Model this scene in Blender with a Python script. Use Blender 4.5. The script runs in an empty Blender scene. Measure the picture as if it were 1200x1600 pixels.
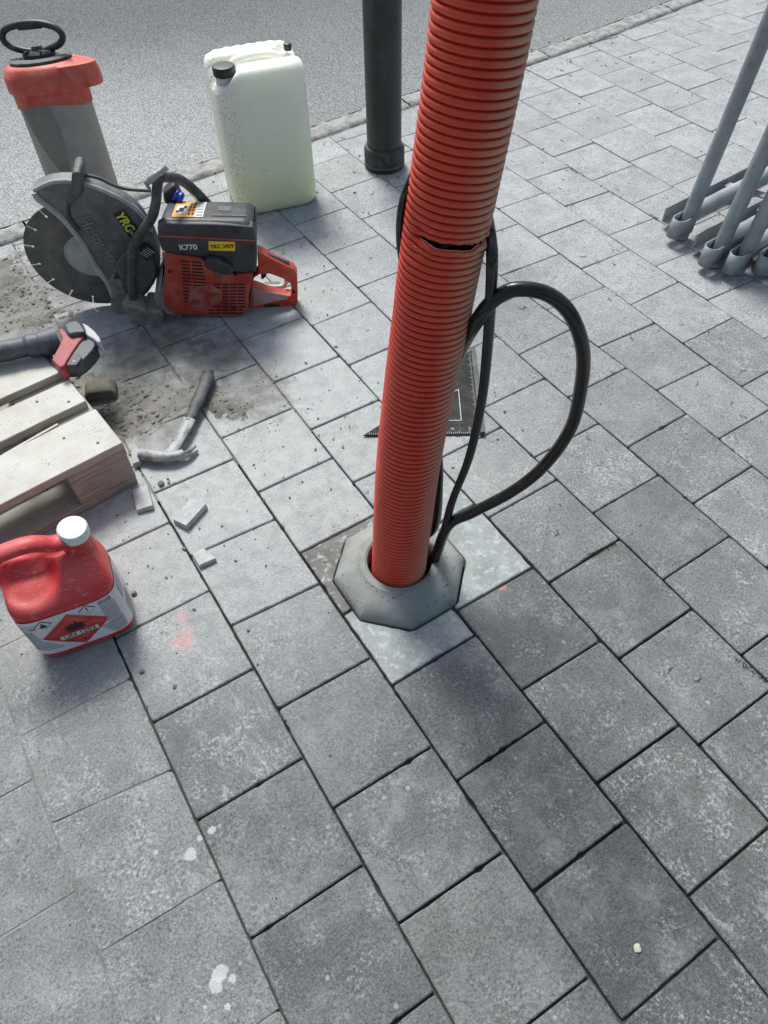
import bpy, bmesh, math, random
from math import sin, cos, pi, radians
from mathutils import Vector, Matrix, noise
random.seed(7)
scn = bpy.context.scene
col = scn.collection

# ---------------------------------------------------------------- camera, sky, sun, exposure
CAM = ([0.11255, -0.77138, 1.34295], [[0.843554, 0.432844, -0.317903], [-0.536805, 0.661899, -0.523192], [-0.016041, 0.611993, 0.7907]], 16.6915)
cd = bpy.data.cameras.new('camera'); cam = bpy.data.objects.new('camera', cd); col.objects.link(cam)
cd.sensor_fit = 'VERTICAL'; cd.sensor_height = 24.0; cd.sensor_width = 18.0; cd.lens = CAM[2]
cd.clip_start = 0.02; cd.clip_end = 500
cam.matrix_world = Matrix.Translation(CAM[0]) @ Matrix(CAM[1]).to_4x4()
scn.camera = cam
scn.render.resolution_x = 768; scn.render.resolution_y = 1024

SUN_AZ, SUN_EL = radians(12), radians(56)     # azimuth measured from +Y towards +X
world = bpy.data.worlds.new('World'); scn.world = world; world.use_nodes = True
wn = world.node_tree; wn.nodes.clear()
sky = wn.nodes.new('ShaderNodeTexSky'); sky.sky_type = 'NISHITA'; sky.sun_disc = False
sky.sun_elevation = SUN_EL; sky.sun_rotation = SUN_AZ; sky.dust_density = 4.0; sky.air_density = 1.0
hs = wn.nodes.new('ShaderNodeHueSaturation'); hs.inputs['Saturation'].default_value = 0.95
hs.inputs['Hue'].default_value = 0.476
bg = wn.nodes.new('ShaderNodeBackground'); bg.inputs['Strength'].default_value = 0.085
wo = wn.nodes.new('ShaderNodeOutputWorld')
wn.links.new(sky.outputs[0], hs.inputs['Color']); wn.links.new(hs.outputs[0], bg.inputs['Color']); wn.links.new(bg.outputs[0], wo.inputs['Surface'])
sl = bpy.data.lights.new('sun', 'SUN'); sl.energy = 2.3; sl.angle = radians(17); sl.color = (0.965, 1.0, 0.955)
so = bpy.data.objects.new('sun', sl); col.objects.link(so)
sd = Vector((sin(SUN_AZ)*cos(SUN_EL), cos(SUN_AZ)*cos(SUN_EL), sin(SUN_EL)))
so.rotation_euler = sd.to_track_quat('Z', 'Y').to_euler(); so.location = sd*6
scn.view_settings.view_transform = 'Standard'; scn.view_settings.look = 'None'
scn.view_settings.exposure = 0.63; scn.view_settings.gamma = 1

# ---------------------------------------------------------------- node helpers
class NT:
    def __init__(s, name, rough=0.8, metal=0.0):
        s.m = bpy.data.materials.new(name); s.m.use_nodes = True
        s.t = s.m.node_tree; s.b = s.t.nodes['Principled BSDF']
        s.b.inputs['Roughness'].default_value = rough; s.b.inputs['Metallic'].default_value = metal
        s.geo = None
    def n(s, typ, **k):
        x = s.t.nodes.new(typ)
        for a, v in k.items(): setattr(x, a, v)
        return x
    def put(s, sock, v):
        if isinstance(v, bpy.types.NodeSocket): s.t.links.new(v, sock)
        else:
            if isinstance(v, tuple) and len(v) == 3 and sock.type == 'RGBA': v = v+(1,)
            sock.default_value = v
    def pos(s, world=True):
        if world:
            return s.n('ShaderNodeNewGeometry').outputs['Position']
        return s.n('ShaderNodeTexCoord').outputs['Object']
    def map(s, v, scale=(1,1,1), loc=(0,0,0), rot=(0,0,0)):
        x = s.n('ShaderNodeMapping'); s.put(x.inputs['Vector'], v)
        x.inputs['Scale'].default_value = scale; x.inputs['Location'].default_value = loc; x.inputs['Rotation'].default_value = rot
        return x.outputs[0]
    def noise(s, v, scale, detail=3, rough=0.55, dist=0.0):
        x = s.n('ShaderNodeTexNoise'); s.put(x.inputs['Vector'], v)
        x.inputs['Scale'].default_value = scale; x.inputs['Detail'].default_value = detail
        x.inputs['Roughness'].default_value = rough; x.inputs['Distortion'].default_value = dist
        return x.outputs[0]
    def voro(s, v, scale, rnd=1.0, feature='F1', out='Distance'):
        x = s.n('ShaderNodeTexVoronoi'); x.feature = feature; s.put(x.inputs['Vector'], v)
        x.inputs['Scale'].default_value = scale; x.inputs['Randomness'].default_value = rnd
        return x.outputs[out]
    def ramp(s, v, a, b, lo=0.0, hi=1.0):
        x = s.n('ShaderNodeMapRange', interpolation_type='SMOOTHSTEP'); s.put(x.inputs['Value'], v)
        x.inputs['From Min'].default_value = a; x.inputs['From Max'].default_value = b
        x.inputs['To Min'].default_value = lo; x.inputs['To Max'].default_value = hi
        return x.outputs[0]
    def math(s, op, a, b=0.0, c=0.0, clamp=False):
        x = s.n('ShaderNodeMath', operation=op, use_clamp=clamp)
        s.put(x.inputs[0], a); s.put(x.inputs[1], b); s.put(x.inputs[2], c)
        return x.outputs[0]
    def mix(s, f, a, b, mode='MIX'):
        x = s.n('ShaderNodeMix', data_type='RGBA', blend_type=mode)
        s.put(x.inputs['Factor'], f); s.put(x.inputs['A'], a) if False else None
        s.put(x.inputs[6], a); s.put(x.inputs[7], b)
        return x.outputs[2]
    def dist(s, v, p):
        x = s.n('ShaderNodeVectorMath', operation='DISTANCE'); s.put(x.inputs[0], v); x.inputs[1].default_value = p
        return x.outputs['Value']
    def bump(s, h, strength=0.5, d=0.002):
        x = s.n('ShaderNodeBump'); x.inputs['Strength'].default_value = strength; x.inputs['Distance'].default_value = d
        s.put(x.inputs['Height'], h); s.put(s.b.inputs['Normal'], x.outputs[0])
    def color(s, c): s.put(s.b.inputs['Base Color'], c)
    def rough(s, c): s.put(s.b.inputs['Roughness'], c)

def dusty(name, base, dust=(0.42,0.41,0.38), amount=0.5, rough=0.5, metal=0.0, up=0.5, scale=18, spots=0.3, bump=0.15, var=0.15, spec=0.5):
    """a coloured thing with cement dust lying on it: more on faces that look up"""
    t = NT(name, rough, metal); p = t.pos(False)
    n1 = t.noise(p, scale, 5, 0.65); n2 = t.noise(p, scale*9, 3, 0.6)
    nz = t.n('ShaderNodeSeparateXYZ'); t.put(nz.inputs[0], t.n('ShaderNodeNewGeometry').outputs['Normal'])
    upf = t.ramp(nz.outputs['Z'], -0.2, 1.0, 0.0, up)
    k = t.math('ADD', t.ramp(n1, 0.35, 0.75), upf)
    k = t.math('MULTIPLY', k, amount)
    k = t.math('MULTIPLY', k, t.ramp(n2, 0.25, 0.75, 0.55, 1.25), clamp=True)
    v = t.mix(t.ramp(n1, 0.3, 0.7), tuple(c*(1-var) for c in base), tuple(min(1, c*(1+var)) for c in base))
    sp = t.ramp(t.voro(p, scale*14), 0.19, 0.06)
    sp = t.math('MULTIPLY', sp, t.ramp(t.noise(p, scale*2.3), 0.45, 0.6)); sp = t.math('MULTIPLY', sp, spots)
    c = t.mix(k, v, dust); c = t.mix(sp, c, tuple(min(1, d*1.35) for d in dust))
    t.color(c); t.rough(t.math('ADD', t.math('MULTIPLY', k, 0.9-rough), rough, clamp=True))
    t.b.inputs['Specular IOR Level'].default_value = spec
    t.put(t.b.inputs['Metallic'], t.math('MULTIPLY', t.math('SUBTRACT', 1.0, k, clamp=True), metal))
    t.bump(t.math('ADD', n2, t.math('MULTIPLY', n1, 0.5)), bump, 0.001)
    return t.m
def plain(name, c, rough=0.6, metal=0.0):
    t = NT(name, rough, metal); p = t.pos(False); n1 = t.noise(p, 60, 3)
    t.color(t.mix(n1, tuple(x*0.85 for x in c), tuple(min(1, x*1.12) for x in c))); return t.m

# ---------------------------------------------------------------- mesh helpers
def link(o, parent=None):
    col.objects.link(o)
    if parent is not None: o.parent = parent
    return o
def mesh(name, verts, faces, mat=None, parent=None, smooth=None, bev=0, seg=2, mats=None, fm=None, subd=0):
    me = bpy.data.meshes.new(name); me.from_pydata([tuple(v) for v in verts], [], faces); me.update()
    bm = bmesh.new(); bm.from_mesh(me); bmesh.ops.recalc_face_normals(bm, faces=bm.faces); bm.to_mesh(me); bm.free()
    if mats:
        for m in mats: me.materials.append(m)
        if fm: me.polygons.foreach_set('material_index', fm)
    elif mat: me.materials.append(mat)
    o = bpy.data.objects.new(name, me); link(o, parent)
    if smooth is not None:
        me.shade_smooth(); me.set_sharp_from_angle(angle=radians(smooth))
    if bev:
        b = o.modifiers.new('bevel', 'BEVEL'); b.width = bev; b.segments = seg; b.limit_method = 'ANGLE'; b.angle_limit = radians(35); b.harden_normals = False
        me.shade_smooth(); me.set_sharp_from_angle(angle=radians(60))
    if subd:
        s = o.modifiers.new('subdivision', 'SUBSURF'); s.levels = subd; s.render_levels = subd; me.shade_smooth()
    return o
def empty(name, loc=(0,0,0), rz=0.0, label=None, cat=None, group=None):
    o = bpy.data.objects.new(name, None); o.empty_display_size = 0.05; o.location = loc; o.rotation_euler = (0,0,rz); link(o)
    tag(o, label, cat, group); return o
def tag(o, label=None, cat=None, group=None, kind=None):
    if label: o['label'] = label
    if cat: o['category'] = cat
    if group: o['group'] = group
    if kind: o['kind'] = kind
    return o
def box_vf(c, s, rot=None, off=0):
    c = Vector(c); v = []
    for x in (-1,1):
        for y in (-1,1):
            for z in (-1,1):
                p = Vector((x*s[0]/2, y*s[1]/2, z*s[2]/2))
                if rot: p = rot @ p
                v.append(c+p)
    f = [(0,1,3,2),(4,6,7,5),(0,4,5,1),(2,3,7,6),(0,2,6,4),(1,5,7,3)]
    return v, [tuple(i+off for i in q) for q in f]
def box(name, c, s, mat, parent=None, rot=None, bev=0.002, seg=2):
    v, f = box_vf(c, s, rot); return mesh(name, v, f, mat, parent, bev=bev, seg=seg)
def prism(name, prof, y0, y1, mat, parent=None, bev=0.003, seg=2, taper=None):
    n = len(prof); v = [(x, y0, z) for x, z in prof]
    if taper:
        cx = sum(p[0] for p in prof)/n; cz = sum(p[1] for p in prof)/n
        v += [(cx+(x-cx)*taper, y1, cz+(z-cz)*taper) for x, z in prof]
    else: v += [(x, y1, z) for x, z in prof]
    f = [tuple(range(n)), tuple(range(2*n-1, n-1, -1))]+[(i, (i+1) % n, n+(i+1) % n, n+i) for i in range(n)]
    return mesh(name, v, f, mat, parent, bev=bev, seg=seg)
def catmull(P, k=8, closed=False):
    P = [Vector(p) for p in P]; n = len(P); out = []
    rng = range(n if closed else n-1)
    for i in rng:
        p0 = P[(i-1) % n] if closed or i > 0 else P[0]*2-P[1]
        p1 = P[i]; p2 = P[(i+1) % n]
        p3 = P[(i+2) % n] if closed or i+2 < n else P[-1]*2-P[-2]
        for j in range(k):
            t = j/k
            out.append(0.5*((2*p1)+(p2-p0)*t+(2*p0-5*p1+4*p2-p3)*t*t+(3*p1-p0-3*p2+p3)*t**3))
    if not closed: out.append(P[-1])
    return out
def sweep(path, rad, seg=16, closed=False, sx=1.0, sy=1.0, v=None, f=None, cap=True, ref=None):
    """tube along a path; rad number, list or function of t in 0..1; sx/sy flatten the section"""
    v = [] if v is None else v; f = [] if f is None else f; b0 = len(v); n = len(path)
    up = Vector(ref) if ref else None
    prev = None
    for i, p in enumerate(path):
        a = path[(i-1) % n] if (closed or i > 0) else path[i]; b = path[(i+1) % n] if (closed or i < n-1) else path[i]
        T = (Vector(b)-Vector(a)).normalized()
        if prev is None:
            q = up if up else (Vector((0,0,1)) if abs(T.z) < 0.9 else Vector((0,1,0)))
            N = (q-T*q.dot(T)).normalized()
        else: N = (prev-T*prev.dot(T)).normalized()
        prev = N; B = T.cross(N)
        r = rad(i/(n-1)) if callable(rad) else (rad[i] if isinstance(rad, (list, tuple)) else rad)
        for k in range(seg):
            a_ = 2*pi*k/seg; v.append(Vector(p)+N*(cos(a_)*r*sx)+B*(sin(a_)*r*sy))
    m = n if closed else n-1
    for i in range(m):
        for k in range(seg):
            f.append((b0+i*seg+k, b0+i*seg+(k+1) % seg, b0+((i+1) % n)*seg+(k+1) % seg, b0+((i+1) % n)*seg+k))
    if cap and not closed:
        f.append(tuple(b0+k for k in range(seg))); f.append(tuple(b0+(n-1)*seg+k for k in reversed(range(seg))))
    return v, f
def tube(name, P, rad, mat, parent=None, k=8, seg=16, closed=False, curve=True, smooth=50, **kw):
    path = catmull(P, k, closed) if curve else [Vector(p) for p in P]
    v, f = sweep(path, rad, seg, closed, **kw); return mesh(name, v, f, mat, parent, smooth=smooth)
def lathe(name, prof, mat, parent=None, seg=48, M=None, smooth=35, cap=True):
    v = []; f = []; n = len(prof)
    for r_, z in prof:
        for k in range(seg):
            a = 2*pi*k/seg; p = Vector((r_*cos(a), r_*sin(a), z)); v.append(M @ p if M else p)
    for i in range(n-1):
        for k in range(seg): f.append((i*seg+k, i*seg+(k+1) % seg, (i+1)*seg+(k+1) % seg, (i+1)*seg+k))
    if cap: f.append(tuple(range(seg))); f.append(tuple(range((n-1)*seg, n*seg)))
    return mesh(name, v, f, mat, parent, smooth=smooth)
def frame_matrix(fr):
    O, X, Y, Z = fr; m = Matrix((X, Y, Z)).transposed().to_4x4(); m.translation = O; return m
def axis_matrix(origin, zdir, xdir=None):
    z = Vector(zdir).normalized(); x = Vector(xdir) if xdir else (Vector((1,0,0)) if abs(z.x) < 0.9 else Vector((0,1,0)))
    x = (x-z*x.dot(z)).normalized(); y = z.cross(x)
    m = Matrix((x, y, z)).transposed().to_4x4(); m.translation = Vector(origin); return m
def text(name, s, size, mat, parent, M, thick=0.0004, bold=0.0, sx=1.0, sp=1.0):
    cu = bpy.data.curves.new(name, 'FONT'); cu.body = s; cu.size = size; cu.extrude = thick; cu.offset = bold
    cu.align_x = 'CENTER'; cu.align_y = 'CENTER'; cu.space_character = sp
    tmp = bpy.data.objects.new('tmp', cu); col.objects.link(tmp); bpy.context.view_layer.update()
    me = bpy.data.meshes.new_from_object(tmp); bpy.data.objects.remove(tmp)
    me.transform(M @ Matrix.Diagonal((sx, 1, 1, 1))); me.materials.clear(); me.materials.append(mat); me.name = name
    return link(bpy.data.objects.new(name, me), parent)
FRONT = lambda x, y, z, roll=0.0: Matrix.Translation((x, y, z)) @ Matrix.Rotation(radians(roll), 4, 'Y') @ Matrix.Rotation(pi/2, 4, 'X')

# ---------------------------------------------------------------- ground materials
PINK = [(0.262,0.181,0.030,0.034)]
def paver_material(name='concrete_paver'):
    t = NT(name, 0.88); p = t.pos(True)
    oi = t.n('ShaderNodeObjectInfo')
    big = t.noise(p, 3.2, 4, 0.6); mid = t.noise(p, 26, 4, 0.65); fine = t.noise(p, 230, 3, 0.7); grain = t.voro(p, 420)
    rnd = oi.outputs['Random']
    cv = t.n('ShaderNodeVectorMath', operation='ADD'); t.put(cv.inputs[0], p)
    cs = t.n('ShaderNodeCombineXYZ'); t.put(cs.inputs['Z'], t.math('MULTIPLY', rnd, 37.0)); t.put(cv.inputs[1], cs.outputs[0])
    own = t.noise(cv.outputs[0], 11, 7, 0.74)                       # blotches that differ from paver to paver
    c = t.mix(t.ramp(own, 0.3, 0.7), (0.82,0.825,0.83), (1.18,1.18,1.18))
    c = t.mix(1.0, oi.outputs['Color'], c, 'MULTIPLY')
    # aggregate grain
    g = t.mix(t.ramp(fine, 0.3, 0.7), (0.62,0.62,0.62), (1.38,1.38,1.38)); c = t.mix(1.0, c, t.mix(1.0, c, g, 'MULTIPLY'))
    g2 = t.ramp(grain, 0.08, 0.45, 0.0, 1.0); c = t.mix(t.math('MULTIPLY', t.math('SUBTRACT', 1.0, g2), 0.22), c, (0.50,0.50,0.49))
    dark = t.ramp(t.voro(p, 150), 0.13, 0.05); c = t.mix(t.math('MULTIPLY', dark, t.ramp(mid, 0.5, 0.62, 0.0, 0.6)), c, (0.035,0.035,0.035))
    # pale lime scuffs, streaky, different on each stone
    sc = t.noise(t.map(cv.outputs[0], (1,0.45,1), rot=(0,0,0.5)), 42, 6, 0.75, 0.8)
    sm = t.noise(cv.outputs[0], 7.5, 2, 0.5)
    s = t.math('MULTIPLY', t.ramp(sc, 0.48, 0.66), t.ramp(sm, 0.40, 0.62))
    s = t.math('MULTIPLY', s, t.ramp(fine, 0.3, 0.6, 0.4, 1.0))
    amt = t.n('ShaderNodeTexWhiteNoise', noise_dimensions='1D'); t.put(amt.inputs['W'], rnd)
    s = t.math('MULTIPLY', s, t.ramp(amt.outputs['Value'], 0.1, 0.95, 0.15, 1.35))
    film = t.math('MULTIPLY', t.ramp(t.noise(cv.outputs[0], 7.5, 7, 0.78), 0.44, 0.70), t.ramp(amt.outputs['Value'], 0.9, 0.2, 0.0, 0.42)); c = t.mix(film, c, (0.33,0.345,0.345))
    rust = t.math('MULTIPLY', t.ramp(t.noise(cv.outputs[0], 6.5, 5, 0.7), 0.52, 0.75), t.ramp(amt.outputs['Value'], 0.5, 1.0, 0.0, 0.35)); c = t.mix(rust, c, (0.20,0.18,0.15))
    c = t.mix(t.math('MULTIPLY', s, 0.36), c, (0.50,0.535,0.535))
    # clusters of fine lime specks
    sp1 = t.noise(cv.outputs[0], 150, 5, 0.8); sp2 = t.noise(cv.outputs[0], 13, 4, 0.7)
    spk = t.math('MULTIPLY', t.ramp(sp1, 0.515, 0.60), t.ramp(sp2, 0.44, 0.66)); spk = t.math('MULTIPLY', spk, t.ramp(amt.outputs['Value'], 0.0, 1.0, 0.38, 0.85))
    c = t.mix(spk, c, (0.50,0.525,0.525))
    pits = t.math('MULTIPLY', t.ramp(sp1, 0.46, 0.38), t.ramp(t.noise(p, 31, 3), 0.4, 0.6, 0.25, 0.8)); c = t.mix(pits, c, (0.06,0.06,0.062))
    chips = t.math('MULTIPLY', t.ramp(t.voro(p, 34), 0.16, 0.10), t.ramp(t.noise(p, 6.1, 2), 0.56, 0.62))
    c = t.mix(t.math('MULTIPLY', chips, 0.3), c, (0.62,0.64,0.63))
    # cement dust blown around the cutting place (real dust: brightest next to the tools, fading away)
    d1 = t.dist(t.map(p, (1,1,0)), (0.42, 0.66, 0)); dn = t.math('ADD', d1, t.math('MULTIPLY', t.math('SUBTRACT', big, 0.5), 0.55))
    dust = t.ramp(dn, 1.15, 0.25); 
    dust = t.math('MULTIPLY', dust, t.ramp(t.math('ADD', mid, t.math('MULTIPLY', fine, 0.6)), 0.55, 1.0, 0.42, 0.86))
    c = t.mix(dust, c, (0.49,0.505,0.50))
    for (x, y, r0, k0) in [(0.3298, 0.9817, 0.2, 0.95), (0.5362, 0.8615, 0.17, 0.9), (0.4799, 1.038, 0.13, 0.9), (0.5715, 0.6619, 0.15, 0.85), (0.2142, 1.4847, 0.22, 0.8), (0.1336, 1.2685, 0.16, 0.8), (0.3336, 0.7439, 0.2, 0.8), (0.3131, 1.3379, 0.1, 0.6)]:      # brown sludge film round the thicker patch
        dd = t.dist(t.map(p, (1,1,0)), (x, y, 0)); dd = t.math('ADD', dd, t.math('MULTIPLY', t.math('SUBTRACT', t.noise(p, 14, 6, 0.74), 0.5), r0*1.5))
        c = t.mix(t.math('MULTIPLY', t.math('MULTIPLY', t.ramp(dd, r0, r0*0.35), t.ramp(mid, 0.3, 0.7, 1.0, 0.55)), k0), c, (0.150,0.143,0.130))
    # pink marking spray
    for (x, y, r) in [(0.1168, 0.0606, 0.035), (0.1354, 0.1123, 0.018), (0.7576, -0.2022, 0.016), (1.0539, 0.0595, 0.009), (1.0355, 0.0055, 0.012)]:
        dd = t.dist(t.map(p, (1,1,0)), (x, y, 0)); dd = t.math('ADD', dd, t.math('MULTIPLY', t.math('SUBTRACT', t.noise(p, 40, 4, 0.8), 0.5), r*2.2))
        c = t.mix(t.math('MULTIPLY', t.ramp(dd, r, r*0.15), 0.42), c, (0.72,0.30,0.31))
    # splashes of white slurry
    for (x, y, r) in [(0.0111, -0.3181, 0.011), (-0.0359, -0.3366, 0.017), (-0.0647, -0.5256, 0.017), (-0.0529, -0.5412, 0.01), (-0.0118, -0.3198, 0.006), (-0.0771, -0.5358, 0.02), (-0.0729, -0.57, 0.008), (-0.0854, -0.2999, 0.005), (-0.1036, -0.5514, 0.006)]:
        dd = t.dist(t.map(p, (1,1,0)), (x, y, 0)); dd = t.math('ADD', dd, t.math('MULTIPLY', t.math('SUBTRACT', t.noise(p, 30, 5, 0.8), 0.5), r*2.6))
        c = t.mix(t.math('MULTIPLY', t.ramp(dd, r*0.75, r*0.55), 0.7), c, (0.52,0.54,0.55))
    t.color(c)
    h = t.math('ADD', t.math('MULTIPLY', fine, 0.8), t.math('MULTIPLY', grain, 0.5)); h = t.math('ADD', h, t.math('MULTIPLY', mid, 0.7)); h = t.math('SUBTRACT', h, t.math('MULTIPLY', dark, 0.5))
    t.bump(h, 0.8, 0.0020)
    return t.m
M_paver = paver_material()

def cut_slab_material():
    t = NT('pale_cut_slab', 0.9); p = t.pos(True); oi = t.n('ShaderNodeObjectInfo')
    n1 = t.noise(p, 16, 5, 0.7); n2 = t.noise(p, 240, 3, 0.7); n3 = t.noise(p, 55, 4, 0.7)
    c = t.mix(1.0, oi.outputs['Color'], t.mix(t.ramp(n1, 0.3, 0.7), (0.80,0.80,0.80), (1.15,1.15,1.15)), 'MULTIPLY')
    c = t.mix(t.math('MULTIPLY', t.ramp(n2, 0.52, 0.68), 0.55), c, (0.12,0.125,0.125))
    c = t.mix(t.math('MULTIPLY', t.ramp(n3, 0.5, 0.68), 0.65), c, (0.52,0.56,0.56))
    t.color(c); t.bump(t.math('ADD', n2, n3), 0.7, 0.002); return t.m
M_slab = cut_slab_material()

def concrete_material():
    t = NT('foundation_concrete', 0.88); p = t.pos(False)
    n1 = t.noise(p, 14, 4, 0.6); n2 = t.noise(p, 190, 3, 0.65); pit = t.voro(p, 95)
    pm = t.math('MULTIPLY', t.ramp(pit, 0.22, 0.13), t.ramp(t.noise(p, 19, 3), 0.50, 0.58))
    c = t.mix(t.ramp(n1, 0.3, 0.7), (0.20,0.214,0.20), (0.29,0.30,0.288)); c = t.mix(t.math('MULTIPLY', n2, 0.35), c, (0.36,0.365,0.35))
    c = t.mix(pm, c, (0.09,0.09,0.085)); t.color(c)
    t.bump(t.math('SUBTRACT', t.math('MULTIPLY', n2, 0.4), t.math('MULTIPLY', pm, 2.0)), 0.6, 0.0015); return t.m
M_conc = concrete_material()

def sand_material():
    t = NT('joint_sand', 0.95); p = t.pos(True); n1 = t.noise(p, 9, 4, 0.6); n2 = t.noise(p, 260, 3, 0.7)
    sx = t.n('ShaderNodeSeparateXYZ'); t.put(sx.inputs[0], p)
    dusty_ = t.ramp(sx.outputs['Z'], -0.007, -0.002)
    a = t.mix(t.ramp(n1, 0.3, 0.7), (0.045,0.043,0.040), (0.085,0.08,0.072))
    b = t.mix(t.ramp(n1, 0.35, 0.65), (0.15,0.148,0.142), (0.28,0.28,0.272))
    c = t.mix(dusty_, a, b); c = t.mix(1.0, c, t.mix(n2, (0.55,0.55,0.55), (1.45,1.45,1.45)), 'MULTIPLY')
    t.color(c); t.bump(n2, 0.9, 0.003); return t.m
M_sand = sand_material()

def asphalt_material():
    t = NT('asphalt', 0.9); p = t.pos(True)
    n1 = t.noise(p, 2.2, 4, 0.6); st = t.voro(p, 160, 1.0, 'F1'); stc = t.voro(p, 160, 1.0, 'F1', 'Color'); n2 = t.noise(p, 300, 2, 0.6)
    sc = t.n('ShaderNodeSeparateColor'); t.put(sc.inputs[0], stc)
    c = t.mix(sc.outputs[0], (0.13,0.136,0.137), (0.26,0.27,0.272)); c = t.mix(t.ramp(st, 0.3, 0.62, 0, 0.8), c, (0.045,0.045,0.048))
    sx = t.n('ShaderNodeSeparateXYZ'); t.put(sx.inputs[0], p)
    # dust washed over the gutter side of the road, strongest by the water tank
    d = t.dist(t.map(p, (1,1,0)), (0.62, 2.0, 0)); d = t.math('ADD', d, t.math('MULTIPLY', t.math('SUBTRACT', n1, 0.5), 0.8))
    du = t.ramp(d, 1.9, 0.3)
    du2 = t.math('MULTIPLY', t.ramp(t.math('ADD', sx.outputs['Y'], t.math('MULTIPLY', n1, 0.6)), 4.2, 2.1), 0.55)
    du = t.math('MAXIMUM', du, du2)
    du = t.math('MULTIPLY', du, t.math('MULTIPLY', t.ramp(st, 0.55, 0.25, 0.40, 1.0), t.ramp(sc.outputs[1], 0.0, 0.5, 0.65, 1.0)))
    c = t.mix(du, c, (0.52,0.54,0.545)); t.color(c)
    t.bump(t.math('ADD', t.math('MULTIPLY', st, -1.0), t.math('MULTIPLY', n2, 0.3)), 0.85, 0.0035); return t.m
M_asph = asphalt_material()

def kerb_material():
    t = NT('rough_granite', 0.9); p = t.pos(True)
    n1 = t.noise(p, 22, 6, 0.75); n2 = t.noise(p, 140, 4, 0.7); st = t.voro(p, 90)
    c = t.mix(t.ramp(n1, 0.35, 0.65), (0.22,0.22,0.215), (0.42,0.42,0.41)); c = t.mix(t.ramp(n2, 0.56, 0.7, 0, 0.7), c, (0.11,0.11,0.105))
    t.color(c); t.bump(t.math('ADD', n1, t.math('MULTIPLY', n2, 0.5)), 0.9, 0.008); return t.m
M_kerb = kerb_material()

def dirt_material():
    t = NT('cement_sludge', 0.95); p = t.pos(True)
    n1 = t.noise(p, 6, 5, 0.65); n2 = t.noise(p, 45, 5, 0.7); n3 = t.noise(p, 260, 3, 0.7)
    c = t.mix(t.ramp(n1, 0.35, 0.65), (0.125,0.117,0.102), (0.26,0.248,0.222)); c = t.mix(t.ramp(n2, 0.50, 0.72, 0, 0.5), c, (0.36,0.352,0.33))
    c = t.mix(t.ramp(n2, 0.42, 0.30, 0, 0.8), c, (0.06,0.056,0.05)); c = t.mix(1.0, c, t.mix(n3, (0.62,0.62,0.62), (1.4,1.4,1.4)), 'MULTIPLY')
    t.color(c); t.bump(t.math('ADD', n2, t.math('MULTIPLY', n3, 0.5)), 0.9, 0.004); return t.m
M_dirt = dirt_material()

# ---------------------------------------------------------------- paving
LX={1: [(-0.7288, 0.2067), (-0.6197, 0.2148), (-0.512, 0.2076), (-0.4027, 0.2133), (-0.293, 0.207), (-0.1825, 0.2166), (-0.0779, 0.2104), (0.0379, 0.2215), (0.1437, 0.2105), (0.2523, 0.2157), (0.3697, 0.2068), (0.4759, 0.2128), (0.5866, 0.208)], 0: [(-0.6202, -0.0094), (-0.5076, -0.0029), (-0.4011, -0.008), (-0.2889, -0.0046), (-0.1803, -0.0121), (-0.0743, -0.0038), (0.0386, -0.0136), (0.1395, -0.005)], 2: [(-0.9138, 0.4274), (-0.7022, 0.4313), (-0.6261, 0.4232), (-0.4842, 0.4321), (-0.4065, 0.4258), (-0.2625, 0.4368), (-0.1875, 0.4242), (0.0262, 0.4247), (0.123, 0.4303), (0.2408, 0.4215), (0.338, 0.4308), (0.4726, 0.425)], 3: [(-0.9158, 0.6392), (-0.8465, 0.6478), (-0.7032, 0.6368), (-0.6269, 0.6454), (-0.4855, 0.6359), (-0.4112, 0.6443), (-0.2631, 0.6382), (0.3357, 0.6374)], 4: [(-0.8328, 0.8525), (-0.6783, 0.8566), (-0.6305, 0.8443), (-0.4659, 0.8543), (-0.4145, 0.8443), (-0.2483, 0.8497), (-0.1937, 0.846)], 5: [(-0.4644, 1.0638), (-0.3787, 1.0683), (-0.2461, 1.0619), (-0.1558, 1.0665), (0.1807, 1.0576)], 6: [(-0.3775, 1.2764), (-0.2647, 1.286), (-0.1556, 1.2812), (-0.0463, 1.2868), (0.2701, 1.2717), (0.3877, 1.2856), (0.4957, 1.2843)], 7: [(-0.2618, 1.4848), (-0.1519, 1.5085), (-0.0438, 1.4967), (0.0648, 1.507), (0.1767, 1.4995), (0.2872, 1.5138), (0.3925, 1.4606)], 8: [(0.0584, 1.6974), (0.2765, 1.7106), (0.3808, 1.7168), (0.6048, 1.7145), (0.8233, 1.7226)], 9: [(0.3822, 1.9158), (0.4882, 1.9264), (0.5984, 1.9129), (0.7, 1.9264), (0.8183, 1.9159), (0.9223, 1.9348)], 10: [(0.6883, 2.1302), (0.691, 2.1115), (0.7985, 2.1326), (0.9114, 2.1232), (1.0031, 2.127), (1.1343, 2.1216)], 11: [(0.8017, 2.3328)], -1: [(-0.4021, -0.2225), (-0.3933, -0.2034), (-0.2839, -0.2274), (-0.1526, -0.2328), (-0.0559, -0.2488), (-0.0092, -0.2337)]}
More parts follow.
